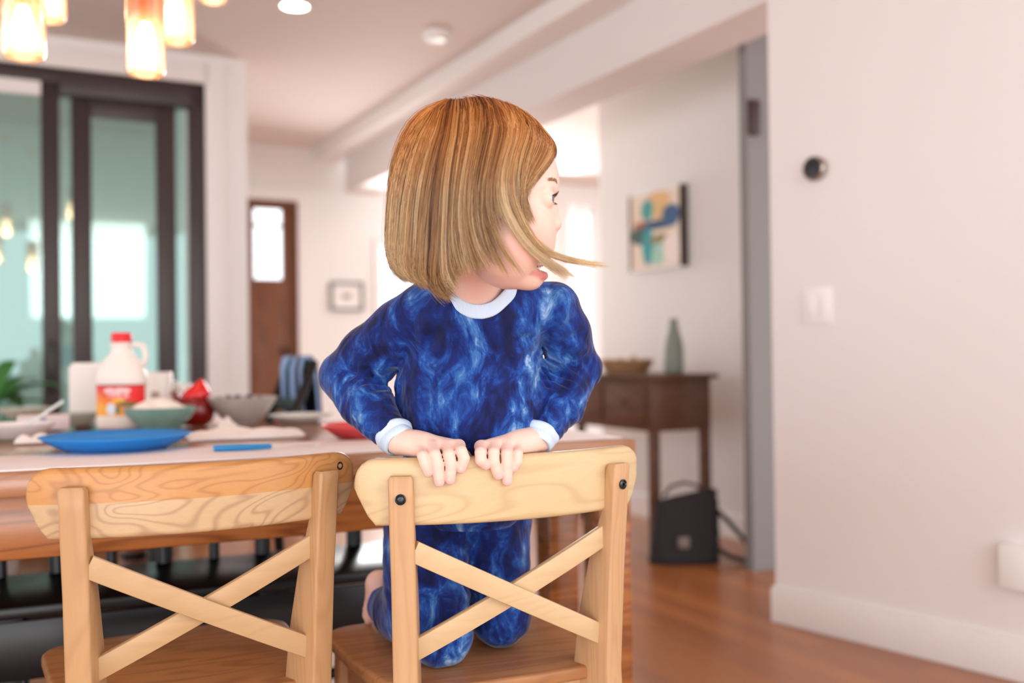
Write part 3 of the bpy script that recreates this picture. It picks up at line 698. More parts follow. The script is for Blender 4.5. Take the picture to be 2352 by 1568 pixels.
# --- head frame: F forward, S towards the camera side, Zh up, in photo pixels at the head's depth
DH = 1.385; PXM = DH/FP; HO = at(1105, 420, DH)
ah = math.radians(4); Fd = Vector((math.cos(ah), -math.sin(ah), 0)); Sd = Vector((-math.sin(ah), -math.cos(ah), 0))
def H(f, s, z): return HO + (Fd*f + Sd*s + Z*z)*PXM
RH = np.array([[Fd.x,Sd.x,0],[Fd.y,Sd.y,0],[0,0,1.0]])     # columns: F,S,Z
def he(F, c, r, k=8): F.ell(H(*c), [x*PXM for x in r], RH, k*PXM)
def hc(F, a, b, ra, rb, k=8): F.cap(H(*a), H(*b), ra*PXM, rb*PXM, k*PXM)
def hcut(F, c, r, k=6): F.cut(F.ell_f(H(*c), [x*PXM for x in r], RH), k*PXM)
EYE = (147, 52, -47)
body = Field()
def addhead(F):
    he(F,(0,0,5),(168,123,150),10); he(F,(80,0,2),(97,96,98),26)
    he(F,(62,0,-95),(112,100,125),30)
    for s in (-1,1):
        he(F,(98,s*58,-128),(62,56,62),30)
        he(F,(60,s*62,-160),(70,46,60),30)
        hc(F,(158,s*22,-16),(146,s*66,-22),10,9,16)            # brow ridge
        he(F,(-8,s*124,-70),(26,12,38),10)                      # ear under the hair
    he(F,(64,0,-178),(82,72,68),30); he(F,(112,0,-222),(28,34,26),22); he(F,(104,0,-192),(42,50,40),18)
    hc(F,(159,0,-58),(168,0,-96),9,13,14); he(F,(169,0,-98),(14,15,13),8)
    for s in (-1,1): he(F,(158,s*17,-103),(13,10,10),6)
    he(F,(132,0,-146),(32,46,28),18)
    # eye sockets
    for s in (-1,1): hcut(F,(180,s*46,-46),(24,27,19),12)
    # mouth opening
    hcut(F,(148,0,-192),(58,60,19),5)
    for s in (-1,1): hcut(F,(163,s*12,-113),(8,6,5),3)
addhead(body)
hfield_n = len(body.u)
# eyelids are added after the cuts through post(); lips too
lid = Field()
for s in (-1,1):
    he(lid,(EYE[0],s*EYE[1],EYE[2]),(25,25,25),2)
lidcut = [lid.ell_f(H(EYE[0]+26, s*(EYE[1]-1), EYE[2]-1), [26*PXM, 19*PXM, 9.5*PXM], RH) for s in (-1,1)]
lip = Field()
def arc_pts(F,pts,r,k=4):
    for i in range(len(pts)-1): hc(F,pts[i],pts[i+1],r[i],r[i+1],k)
arc_pts(lip,[(94,-61,-184),(124,-42,-178),(148,-15,-172),(152,0,-171),(148,15,-172),(124,42,-178),(94,61,-184)],[3,6,7,7,7,6,3])
arc_pts(lip,[(92,-61,-188),(113,-48,-207),(137,-19,-215),(142,0,-216),(137,19,-215),(113,48,-207),(92,61,-188)],[3,6.5,8.5,9,8.5,6.5,3])
headC = v3(H(150,0,-100)); 
# --- skeleton
def q(px,py,D): return at(px,py,D)
neck0, neck1 = q(1084,600,1.45), q(1100,705,1.528)
ch_, be_, pe_ = q(1098,800,1.545), q(1085,960,1.60), q(1050,1150,1.70)
shR, elR, wrR = q(985,722,1.55), q(806,860,1.60), q(918,1012,1.495)
shL, elL, wrL = q(1255,724,1.56), q(1316,845,1.615), q(1240,1005,1.535)
hipR, knR, anR = q(975,1180,1.70), q(1010,1452,1.605), q(885,1385,1.80)
hipL, knL, anL = q(1125,1170,1.74), q(1148,1412,1.705), q(1130,1345,1.93)
px_ = 1.5/FP
body.chain([neck0,neck1],[.039,.039],.02)
body.chain([neck1,ch_+Vector((0,.02,0)),be_+Vector((0,.01,0)),pe_],[.036,.050,.055,.06],.03)
for s_h,e_,w_ in ((shR,elR,wrR),(shL,elL,wrL)):
    body.chain([s_h,e_,w_],[.034,.029,.0195],.015)
    body.cap(ch_+Vector((0,.02,.02)), s_h, .045,.030,.02)
for h_,k_,a_ in ((hipR,knR,anR),(hipL,knL,anL)): body.chain([h_,k_,a_],[.058,.040,.024],.02)
# feet: sole turned back, toes behind
for a_,dx in ((anR,-1),(anL,-1)):
    toe = a_+Vector((-.030,.035,-.028)); heel=a_+Vector((-.012,.006,.034))
    body.cap(a_, heel,.023,.021,.012); body.cap(heel,toe,.021,.017,.015)
    for i in range(5):
        t0=toe+Vector((-.006+.001*i,.004,.012-.0065*i)); body.cap(t0,t0+Vector((-.008,.012,-.006)),.0058,.005,.004)
# --- hands
def rail_pt(px, z, out=0):             # point on the front of the right chair's rail in the column of pixel px
    best=None
    for i in range(400):
        lx=-.2+.4*i/399; p=CR+Matrix.Rotation(TR,3,'Z')@Vector((lx, ybow(lx), 0)); 
        e_=abs((p.x/p.y)-(ray(px,800).x))
        if best is None or e_<best[0]: best=(e_,lx,p)
    lx=best[1]; n=Matrix.Rotation(TR,3,'Z')@Vector((2*1.12*lx,-1,0)).normalized(); p=best[2]+n*out; return Vector((p.x,p.y,z)), n
nails=[]
def finger(kpx,kpy,mpx,mpy,tpx,tpy,r,tuck=0):
    mp, n = rail_pt(mpx,0); D=mp.y
    km = at(kpx,kpy, rail_pt(kpx,0)[0].y+.004)
    top = max(.797+r*.95, km.z)
    k0 = Vector((km.x,km.y+.010,top+.001))
    m0 = at(mpx,mpy,1); pz,nn=rail_pt(mpx,0,r*1.02); m0 = at(mpx,mpy,pz.y)
    a0 = at((kpx+mpx)/2,(kpy+mpy)/2-3, pz.y+.0015) 
    pt_,nt=rail_pt(tpx,0,r*.86); t0 = at(tpx,tpy-r*1400,pt_.y+tuck)
    body.chain([k0,a0,m0,t0],[r*1.02,r*.98,r*.95,r*.86],.0014)
    nails.append((t0,nt,r,(t0-m0).normalized())); return k0
RF=.0090
kA=[finger(966,1036,976,1064,983,1096,RF*.93),finger(992,1030,1005,1066,1009,1119,RF*1.04),finger(1026,1027,1036,1066,1034,1114,RF),finger(1053,1026,1066,1052,1059,1088,RF*.98)]
kB=[finger(1104,1028,1104,1056,1115,1080,RF*1.0),finger(1134,1025,1134,1060,1144,1103,RF*1.0),finger(1163,1025,1164,1066,1165,1117,RF*1.0),finger(1190,1030,1188,1060,1180,1085,RF*.9)]
for ks,w in ((kA,wrR),(kB,wrL)):
    for i,k_ in enumerate(ks):
        base = w+(k_-w)*.35; base = Vector((base.x,base.y,base.z))
        body.cap(base, k_+Vector((0,.003,-.001)), .0150, .0088, .006)
    mid=sum(ks,Vector())/4
    body.cap(w,(w*.45+mid*.55)+Vector((0,0,-.001)),.0185,.0165,.012)
# thumbs behind the rail
for ks,w,sx in ((kA,wrR,1),(kB,wrL,-1)):
    i1=ks[3] if sx>0 else ks[0]
    b0=w*.5+i1*.5+Vector((0,.012,-.006)); body.chain([b0,i1+Vector((sx*.006,.045,-.014)),i1+Vector((sx*.012,.044,-.040))],[.0115,.0092,.0078],.006)
# rail clearance (hands never sink into the wood)
RTi = np.array(Matrix.Rotation(-TR,3,'Z')); CRn=v3(CR)
def rail_sdf(P):
    L=(P-CRn)@RTi.T; x=L[...,0]; y=L[...,1]-(ybow(x)+.011); z=L[...,2]-.748
    qy=np.abs(y)-.0110+.004; qz=np.abs(z)-.049+.004
    return np.sqrt(np.maximum(qy,0)**2+np.maximum(qz,0)**2)+np.minimum(np.maximum(qy,qz),0)-.004
body.cut(lambda P: np.where((P[...,2]>.66)&(P[...,2]<.84), rail_sdf(P)-.0002, 1.0), .0015)
bb0 = lambda P: None
def body_post(P,d):
    r=np.sqrt(((P-headC)**2).sum(-1))
    if r.min()>.16: return d
    L=lid.ev(P)
    for f in lidcut: L=np.maximum(L,-f(P))
    k=.0022; h=np.clip(.5+.5*(d-L)/k,0,1); d=d*(1-h)+L*h-k*h*(1-h)
    L=lip.ev(P); k=.003; h=np.clip(.5+.5*(d-L)/k,0,1); d=d*(1-h)+L*h-k*h*(1-h)
    return d
body.post=body_post; body.margin=.02
# skin material: blush and lips sit on the skin itself
M_skin = mat('skin', (.86,.58,.47), .42, spec=.35, sss=.15); t=NT(M_skin); 
def ballmask(c, r0, r1, sc=(1,1,1)):
    g_=t.n('NewGeometry'); v_=t.n('VectorMath',operation='SUBTRACT'); t.l(g_.outputs['Position'],v_.inputs[0]); v_.inputs[1].default_value=tuple(c)
    v2=t.n('VectorMath',operation='MULTIPLY'); t.l(v_.outputs[0],v2.inputs[0]); v2.inputs[1].default_value=sc
    l_=t.n('VectorMath',operation='LENGTH'); t.l(v2.outputs[0],l_.inputs[0])
    mr=t.n('MapRange',interpolation_type='SMOOTHSTEP'); mr.inputs[1].default_value=r1; mr.inputs[2].default_value=r0; t.l(l_.outputs['Value'],mr.inputs[0]); return mr.outputs[0]
c = t.mix(t.noise(t.coord(),25,3),(.90,.63,.53),(.85,.56,.46))
for s in (-1,1): c = t.mix(t.math('MULTIPLY',ballmask(H(108,s*88,-140),.010,.042),.75), c, (.82,.34,.27))
c = t.mix(t.math('MULTIPLY',ballmask(H(172,0,-108),.002,.013),.5), c, (.86,.38,.32))
for (t0,nt,r,dr_) in nails: c = t.mix(t.math('MULTIPLY',ballmask(t0,.004,.014),.4), c, (.85,.42,.36))
la_=t.n('Attribute',attribute_name='lip'); ma_=t.n('Attribute',attribute_name='mouth')
c = t.mix(t.math('MULTIPLY',la_.outputs['Fac'],.85), c, (.78,.25,.24)); c = t.mix(ma_.outputs['Fac'], c, (.28,.04,.04))
c = t.mix(t.math('MULTIPLY',ballmask(H(163,13,-112),.0016,.0042),.8), c, (.45,.09,.06))
c = t.mix(t.math('MULTIPLY',ballmask(anR+Vector((-.02,.015,0)),.03,.07),.35), c, (.75,.32,.25))
t.l(c,t.b.inputs['Base Color'])
import time as _t; _t0=_t.time()
xs_=[-.30,.16]
lo=(-.32,1.20,.40); hi=(.20,2.02,1.235)
bo = body.mesh(lo,hi,.0017,'body',M_skin,person,2); rel(bo)
_v=np.empty(len(bo.data.vertices)*3,dtype=np.float32); bo.data.vertices.foreach_get('co',_v); _v=_v.reshape(-1,3).astype(float)
_near=np.sqrt(((_v-headC)**2).sum(-1))<.12; _l=np.zeros(len(_v)); _m=np.zeros(len(_v))
_ld=lip.ev(_v[_near]); _l[_near]=np.clip(1-(_ld-.0010)/.0030,0,1)
_mc=lip.ell_f(H(136,0,-193),[x*PXM for x in (44,52,15)],RH)(_v[_near]); _m[_near]=np.clip(-_mc/.0015,0,1)*(1-_l[_near])
for _nm,_a in (('lip',_l),('mouth',_m)): _at=bo.data.attributes.new(_nm,'FLOAT','POINT'); _at.data.foreach_set('value',_a.astype(np.float32))

# eyes, lashes, brows, teeth, nails
M_eye = mat('eye_white',(.85,.85,.86),.08,spec=.6); t=NT(M_eye); s_=t.n('SeparateXYZ'); t.l(t.coord(),s_.inputs[0])
r2=t.math('POWER',t.math('ADD',t.math('MULTIPLY',s_.outputs[1],s_.outputs[1]),t.math('MULTIPLY',s_.outputs[2],s_.outputs[2])),.5)
cc=t.ramp(t.math('DIVIDE',r2,.014),[(0,(.004,.004,.005)),(.24,(.004,.004,.005)),(.28,(.10,.19,.24)),(.50,(.05,.09,.12)),(.56,(.84,.85,.88))])
t.l(t.math('MULTIPLY',1,1),t.b.inputs['Metallic']) if False else None
t.l(cc,t.b.inputs['Base Color'])
for s in (-1,1):
    b_=MB(); R=22.5*PXM; b_.lathe([(R*math.sin(a),-R*math.cos(a)) for a in [math.pi*i/20 for i in range(21)]],32)
    b_.v=[(z,x,y) for x,y,z in b_.v]; e_=b_.build('eye',M_eye,person,smooth=True)
    e_.location=H(EYE[0],s*EYE[1],EYE[2])-person.location; e_.rotation_euler=(0,math.radians(3),-ah+math.radians(-4))
M_lash=mat('lash',(.03,.015,.01),.6); M_brow=mat('brow_hair',(.36,.20,.10),.7)
for s in (-1,1):
    b_=MB()
    for i in range(26):
        a=-1.0+2.0*i/25; up=1
        base=Vector((EYE[0]+24.5*math.cos(a*.75)*.98, s*EYE[1]+19*math.sin(a), EYE[2]+9.5*math.cos(a*1.25)))
        tip=base+Vector((9*math.cos(a*.6),6*math.sin(a),4+random.random()*3))*(1 if s>0 else .35); midp=(base+tip)/2+Vector((0,0,-3))
        b_.tube([H(*base),H(*midp),H(*tip)],[.00032,.00022,.00006],4)
    for i in range(12):
        a=-.9+1.8*i/11; base=Vector((EYE[0]+24*math.cos(a*.75), s*EYE[1]+17*math.sin(a), EYE[2]-10.5)); tip=base+Vector((5,5*math.sin(a),-3))
        b_.tube([H(*base),H(*tip)],[.0003,.0001],4)
    rel(b_.build('eyelashes',M_lash,person))
    b_=MB()
    for i in range(60):
        a=random.random(); p=Vector((174-18*a*a, s*(22+44*a), -12+6*math.sin(a*2.6)+random.uniform(-3,3)))
        b_.tube([H(*p),H(p.x+2,p.y+s*4,p.z+2),H(p.x-1,p.y+s*9,p.z+2.5)],[.0003,.0003,.0001],3)
    rel(b_.build('eyebrow',M_brow,person))
M_tooth=mat('tooth',(.95,.93,.89),.3,sss=.3)
for i in range(-4,5):
    a=i*.26; c_=H(140-20*(1-math.cos(a*1.5)),i*10.6,-188-abs(i)*.5)
    b_=MB(); b_.box((0,0,0),(.0035,.0050,.0062),Matrix.Rotation(-ah-a*.9,3,'Z')); b_.v=[tuple(Vector(v)+c_) for v in b_.v]; rel(b_.build('tooth',M_tooth,person,bevel=.0012))
b_=MB(); b_.lathe([(0,-.004),(.010,-.003),(.014,0),(.010,.0035),(0,.004)],20); b_.v=[tuple(Vector((x*1.2,y,z))+H(108,0,-205)) for x,y,z in b_.v]; rel(b_.build('tongue',mat('tongue_pink',(.7,.22,.2),.35),person,smooth=True))
M_nail=mat('fingernail',(.84,.50,.45),.25)
for (t0,nt,r,dr_) in nails:
    w=nt.cross(dr_).normalized(); n_=w.cross(dr_).normalized(); 
    if n_.dot(nt)<0: n_=-n_
    vs=[]; f=[]; R=r*.86*1.10
    for i in range(7):
        for j in range(7):
            u=(i-3)/3; v=(j-3)/3; m2=max(abs(u),abs(v)); L_=math.hypot(u,v); k2=(m2/L_ if L_>0 else 0); k2=.5+.5*k2; uu,vv=u*k2,v*k2
            ang=uu*.80; b2_=.10+vv*.62; vs.append(t0+n_*(R*math.cos(ang)*(math.cos(b2_) if b2_>0 else 1))+w*(R*math.sin(ang)*(math.cos(b2_) if b2_>0 else 1))+dr_*(R*math.sin(b2_)))
    for i in range(6):
        for j in range(6): f.append((i*7+j,(i+1)*7+j,(i+1)*7+j+1,i*7+j+1))
    b_=MB(); b_.add(vs,f); rel(b_.build('fingernail',M_nail,person,smooth=True))
# ================================================================== PAJAMAS
def tiedye(name, seed, wrinkle=.5):
    m=mat(name,(.02,.06,.3),.75,spec=.25); t=NT(m); t.b.inputs['Sheen Weight'].default_value=.25; t.b.inputs['Sheen Roughness'].default_value=.4
    v=t.coord((1,1,.62),(seed,seed*.3,0)); 
    w=t.n('TexNoise'); w.inputs['Scale'].default_value=11; w.inputs['Detail'].default_value=2; t.l(v,w.inputs[0])
    vm=t.n('VectorMath',operation='MULTIPLY_ADD'); t.l(w.outputs[1],vm.inputs[0]); vm.inputs[1].default_value=(.10,.10,.07); t.l(v,vm.inputs[2])
    n1=t.noise(vm.outputs[0],17,5,.66,.5); n2=t.noise(vm.outputs[0],42,4,.6,.4)
    f=t.math('ADD',t.math('MULTIPLY',n1,.72),t.math('MULTIPLY',n2,.28))
    c=t.ramp(f,[(.40,(.002,.006,.055)),(.48,(.004,.017,.145)),(.54,(.009,.060,.30)),(.59,(.05,.165,.43)),(.665,(.36,.50,.74))])
    t.l(c,t.b.inputs['Base Color'])
    cv=t.coord((1,1,1)); 
    b=t.noise(t.coord((1,1,.55)),26,3,.5,.6)
    t.bump(t.math('ADD',b,t.math('MULTIPLY',t.noise(cv,700,1),.06)),.55,.012); return m
M_top=tiedye('tie_dye_jersey',.0); M_bot=tiedye('tie_dye_jersey_bottoms',3.1)
def dist_seg(P,a,b):
    a=v3(a); b=v3(b); ba=b-a; h=np.clip(((P-a)@ba)/(ba@ba),0,1); q=P-a-h[...,None]*ba; return np.sqrt((q*q).sum(-1)),h
def wob(P,s=1.0): return np.sin(P[...,0]*61*s+1.3)*np.sin(P[...,1]*53*s+.4)+np.sin(P[...,2]*47*s+P[...,0]*35*s)
top=Field()
uR=shR+Vector((-.012,0,.008)); uL=shL+Vector((.008,0,.006))
top.cap(q(1040,700,1.515),q(1170,705,1.53),.046,.046,.02)
top.ell(q(1082,855,1.570),(.117,.086,.140),None,.02)
top.ell(q(1085,955,1.585),(.118,.094,.088),None,.03)
top.ell(q(1075,1090,1.66),(.112,.085,.11),None,.03)
top.ell(q(1092,760,1.545),(.098,.072,.062),None,.02); top.ell(q(1098,728,1.522),(.075,.056,.042),None,.02); top.cap(q(1040,706,1.53),q(985,722,1.54),.050,.050,.02); top.cap(q(1180,712,1.54),q(1268,712,1.55),.050,.043,.02)
armR=Field(); armL=Field(); armR.chain([q(990,716,1.54),q(925,758,1.56),q(855,812,1.58),q(800,864,1.60),q(842,930,1.55),q(905,1000,1.502)],[.050,.049,.047,.0445,.0385,.0275],.008)
armL.chain([q(1270,712,1.55),q(1298,775,1.58),q(1320,846,1.61),q(1290,925,1.58),q(1240,1000,1.537)],[.044,.042,.0415,.038,.0265],.008)
nk0=q(1085,560,1.43); nk1=q(1104,728,1.50)
def dd(p): return v3(p)
aR0,aR1=q(890,967,1.51),q(922,1000,1.497)   # sleeve end directions
def plane_cut(p,n): 
    p=v3(p); n=v3(n)/np.linalg.norm(v3(n)); return lambda P: -((P-p)@n)
wdR=(wrR-elR).normalized(); wdL=(wrL-elL).normalized()
endR=q(905,998,1.505); endL=q(1243,994,1.538)
def near(fn,c,r): 
    c=v3(c); return lambda P: np.maximum(fn(P), np.sqrt(((P-c)**2).sum(-1))-r)
armR.cut(lambda P:-((P-v3(endR))@v3(wdR)),.002)
armL.cut(lambda P:-((P-v3(endL))@v3(wdL)),.002)
neckc=Field(); neckc.cap(q(1086,560,1.43),q(1100,664,1.487),.062,.046,.01)
top.cut(lambda P: neckc.ev(P),.004)
elRn,elLn,apR,apL=v3(q(862,868,1.56)),v3(q(1272,850,1.57)),v3(q(952,830,1.52)),v3(q(1262,790,1.53))
foR,foL=v3(q(858,950,1.53)),v3(q(1280,940,1.57))
dR=v3((q(905,1000,1.502)-q(800,870,1.60)).normalized()); dL=v3((q(1240,1000,1.537)-q(1320,860,1.62)).normalized())
dU=v3((q(793,846,1.6)-q(945,728,1.535)).normalized()); dUL=v3((q(1322,842,1.625)-q(1283,718,1.55)).normalized())
def top_post(P,d):
    w=.5*wob(P,1.6)
    for F_ in (armR,armL):
        L=F_.ev(P); k=.005; h=np.clip(.5+.5*(d-L)/k,0,1); d=d*(1-h)+L*h-k*h*(1-h)
    def ring(c,dirv,per,amp,sig,ph=0):
        r2=((P-c)**2).sum(-1); return amp*np.sin(((P-c)@dirv)*2*np.pi/per+w*1.1+ph)*np.exp(-r2/(2*sig*sig))
    x=ring(elRn,dR,.0135,.0034,.030)+ring(elLn,dL,.0140,.0034,.030)+ring(foR,dR,.015,.0022,.028,1)+ring(foL,dL,.016,.0022,.028,2)
    # radial folds from the armpits
    for ap,sg in ((apR,1),(apL,-1)):
        v_=P-ap; ang=np.arctan2(v_[...,2],v_[...,0]*sg); r=np.sqrt((v_**2).sum(-1)); x=x+.0026*np.sin(ang*9+w)*np.exp(-((r-.055)/.028)**2)*np.clip((r-.015)/.02,0,1)
    # soft hanging folds on the chest and belly
    x=x+.0016*np.sin(P[...,0]*150+np.sin(P[...,2]*16)*2.2+w)*np.clip((P[...,2]-.80)/.03,0,1)*np.clip((1.02-P[...,2])/.05,0,1)
    # raglan seams
    for a,b,c in ((q(1012,640,1.45),q(985,760,1.47),q(925,850,1.50)),(q(1265,650,1.50),q(1275,740,1.50),q(1268,800,1.53))):
        for s0,s1 in ((a,b),(b,c)):
            v_=P-v3(s0); L=v3(s1-s0); ll=np.linalg.norm(L); L=L/ll; tt=v_@L; pr=v_-tt[...,None]*L; dd_=np.hypot(pr[...,0],pr[...,2]); x=x+.0016*np.exp(-(dd_/.0016)**2)*((tt>0)&(tt<ll))*(v_[...,1]<.08)
    return d+x
top.post=top_post
_t0=_t.time()
tshirt=top.mesh((-.31,1.36,.66),(.20,1.82,1.04),.0021,'pajama_top',M_top,person,1); rel(tshirt); print('top',_t.time()-_t0,len(tshirt.data.vertices))
# trousers
bot=Field()
for h_,k_,a_,kr in ((hipR,knR,anR,.050),(hipL,knL,anL,.048)):
    bot.chain([h_,k_],[.074,kr],.02); bot.chain([k_,k_*.3+a_*.7,a_],[kr,.046,.036],.02)
bot.cap(q(1000,1160,1.69),q(1110,1160,1.72),.075,.07,.02)
bot.ell(q(1150,1300,1.70),(.046,.055,.09),None,.02); bot.ell(q(930,1330,1.69),(.036,.05,.09),None,.03)
adR=(anR-knR).normalized()
e2=anR-adR*.004
bot.cut(near(lambda P:-((P-v3(e2))@v3(adR)), e2+adR*.05, .075),.002)
knRn=v3(q(960,1330,1.62)); knLn=v3(q(1120,1330,1.67))
def bot_post(P,d):
    w=wob(P,1.4)
    x=0
    for c,dv in ((knRn,np.array([.5,.2,.84])),(knLn,np.array([-.4,.2,.88]))):
        r2=((P-c)**2).sum(-1); x=x+.0022*np.sin(((P-c)@dv)*2*np.pi/.024+w*.6)*np.exp(-r2/(2*.045**2))
    x=x+.0012*np.sin(P[...,0]*110+P[...,2]*30+w)
    return np.maximum(d+x, .4515-P[...,2])
bot.post=bot_post
pants=bot.mesh((-.30,1.50,.44),(.16,2.00,.80),.0024,'pajama_bottoms',M_bot,person,1); rel(pants)
# collar, cuffs
M_rib=mat('pale_blue_rib',(.62,.74,.90),.8,spec=.2); t=NT(M_rib)
wv=t.n('TexWave'); wv.inputs['Scale'].default_value=160; wv.inputs['Distortion'].default_value=.4; t.l(t.coord(),wv.inputs[0]); t.bump(wv.outputs[1],.25,.002)
def band(cpts, r0, r1, name, lab=None, flare=0):
    """a folded knitted band swept along a closed loop; cpts = list of (centre, outward, up)"""
    b_=MB(); rings=[]
    for (c_,o_,u_) in cpts:
        rings.append([c_+o_*x+u_*y for x,y in rrect(r0,r1,min(r0,r1)*.95,4)])
    b_.loft(rings,closed=True); return rel(b_.build(name,M_rib,person,smooth=True))
# collar ring: rests on the neck opening
cc_=q(1100,664,1.500); R1=Vector((1,.10,-.02)).normalized(); upc=Vector((-.05,-.38,.92)).normalized(); Fw=upc.cross(R1).normalized(); R1=Fw.cross(upc).normalized()
if Fw.y>0: Fw=-Fw
L_=[]
for i in range(64):
    a=2*math.pi*i/64; o_=(R1*math.cos(a)+Fw*math.sin(a)); dip=-.020*max(0,math.sin(a))**2+.006*abs(math.cos(a))
    c_=cc_+R1*math.cos(a)*.0535+Fw*math.sin(a)*.047+upc*(dip+.0006*math.sin(9*a)); L_.append((c_,(o_+upc*.25).normalized(),(upc-o_*.25).normalized()))
band(L_,.0040,.0108,'collar')
def cuff(c0,c1,ra,rb,name):
    d_=(c1-c0); L=d_.length; d_.normalize(); a_=d_.orthogonal().normalized(); b2=d_.cross(a_); rings=[]
    prof=[(0,ra*.93),(.0,ra),(.15,ra*1.04),(.45,ra+(rb-ra)*.45+.0006),(.5,ra+(rb-ra)*.5-.0008),(.55,ra+(rb-ra)*.55+.0006),(.85,rb*1.02),(1,rb),(1.0,rb-.0035),(.7,rb-.0045)]
    for tt,r in prof:
        rings.append([c0+d_*(L*tt)+(a_*math.cos(x)+b2*math.sin(x))*(r+.0007*math.sin(5*x+tt*3)) for x in [2*math.pi*j/40 for j in range(40)]])
    b_=MB(); b_.loft(rings,cap=False); return rel(b_.build(name,M_rib,person,smooth=True))
cuff(endR-wdR*.004, endR+wdR*.021,.0292,.0245,'cuff'); cuff(endL-wdL*.004, endL+wdL*.021,.0280,.0238,'cuff')
cuff(e2-adR*.002, e2+adR*.012,.034,.030,'cuff')
# ================================================================== HAIR
M_hair=mat('hair',(.45,.25,.1),.42,spec=.45); t=NT(M_hair)
at_=t.n('Attribute',attribute_name='tone'); g_=t.n('NewGeometry'); s_=t.n('SeparateXYZ'); t.l(g_.outputs['Position'],s_.inputs[0])
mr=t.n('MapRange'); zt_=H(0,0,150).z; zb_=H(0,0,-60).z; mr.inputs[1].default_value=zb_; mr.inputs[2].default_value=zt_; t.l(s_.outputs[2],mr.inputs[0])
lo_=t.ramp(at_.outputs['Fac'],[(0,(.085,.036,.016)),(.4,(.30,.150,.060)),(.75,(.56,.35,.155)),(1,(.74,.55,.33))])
hi_=t.ramp(at_.outputs['Fac'],[(0,(.15,.040,.008)),(.5,(.48,.155,.028)),(1,(.80,.38,.11))])  # orange crown: rim light put into the colour along with the warm root tone
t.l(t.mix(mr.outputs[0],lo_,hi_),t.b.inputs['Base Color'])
t.b.inputs['Anisotropic'].default_value=.3
GU=[  # guide strands from the back of the head to the brow, photo coordinates at the head's depth
 [(1028,234),(985,248),(945,278),(915,330),(898,400),(891,480),(889,560),(900,608),(925,630)],
 [(1030,235),(1000,258),(965,305),(940,370),(924,440),(915,520),(912,590),(925,622),(945,640)],
 [(1034,235),(1012,265),(985,320),(966,390),(954,460),(948,540),(946,605),(955,632),(968,645)],
 [(1038,236),(1028,275),(1010,340),(995,410),(985,480),(980,550),(976,610),(978,635),(988,648)],
 [(1044,236),(1040,280),(1025,345),(1012,410),(1006,480),(1002,550),(996,620),(1002,660),(1028,682)],
 [(1056,235),(1062,280),(1052,340),(1042,410),(1036,480),(1034,540),(1040,590),(1048,615),(1052,635)],
 [(1072,235),(1088,275),(1080,340),(1068,410),(1064,470),(1068,530),(1080,580),(1092,610),(1100,630)],
 [(1092,236),(1122,280),(1112,340),(1100,400),(1096,460),(1102,520),(1122,575),(1140,605),(1152,630)],
 [(1115,240),(1150,285),(1142,340),(1130,395),(1124,450),(1132,510),(1156,570),(1180,610),(1205,648)],
 [(1135,246),(1176,290),(1168,340),(1156,385),(1152,430),(1162,480),(1196,540),(1243,586),(1306,628)],
 [(1158,254),(1200,295),(1188,340),(1178,385),(1176,430),(1188,480),(1220,540),(1275,590),(1372,606)],
 [(1180,262),(1222,300),(1214,340),(1204,380),(1200,420),(1203,455),(1212,490),(1226,520),(1240,548)],
 [(1200,270),(1240,308),(1234,345),(1218,380),(1204,415),(1198,440),(1196,462),(1198,480),(1203,496)],
 [(1215,277),(1254,318),(1254,350),(1240,376),(1224,400),(1212,420),(1204,440),(1200,458),(1198,474)],
 [(1228,284),(1264,326),(1272,350),(1264,370),(1250,388),(1236,404),(1224,418),(1216,430),(1210,442)]]
GU=np.array(GU,float); NG=len(GU); NPt=16
def resample(P,n):
    tt=np.linspace(0,len(P)-1,n); i=np.clip(tt.astype(int),0,len(P)-2); f=(tt-i)[:,None]
    p0=P[np.clip(i-1,0,len(P)-1)];p1=P[i];p2=P[i+1];p3=P[np.clip(i+2,0,len(P)-1)]
    return .5*((2*p1)+(-p0+p2)*f+(2*p0-5*p1+4*p2-p3)*f**2+(-p0+3*p1-3*p2+p3)*f**3)
GR=np.stack([resample(g,NPt) for g in GU])
rng=np.random.default_rng(7)
Rn=np.array(RM); 
def px2w(x,y,D):
    l=np.stack([(x-1176)/FP,-(y-784)/FP,-np.ones_like(x)],-1); w=l@Rn.T; w=w/w[...,1:2]; return np.stack([w[...,0]*D,D*np.ones_like(x),CH+w[...,2]*D],-1)
def shellS(x,y,scale):
    ex=(x-1092)/208; ez=np.where(y<440,(y-440)/206,np.maximum(0,(y-560))/210)
    return 150*PXM*scale*np.sqrt(np.clip(1-ex**2-ez**2,.03,1))
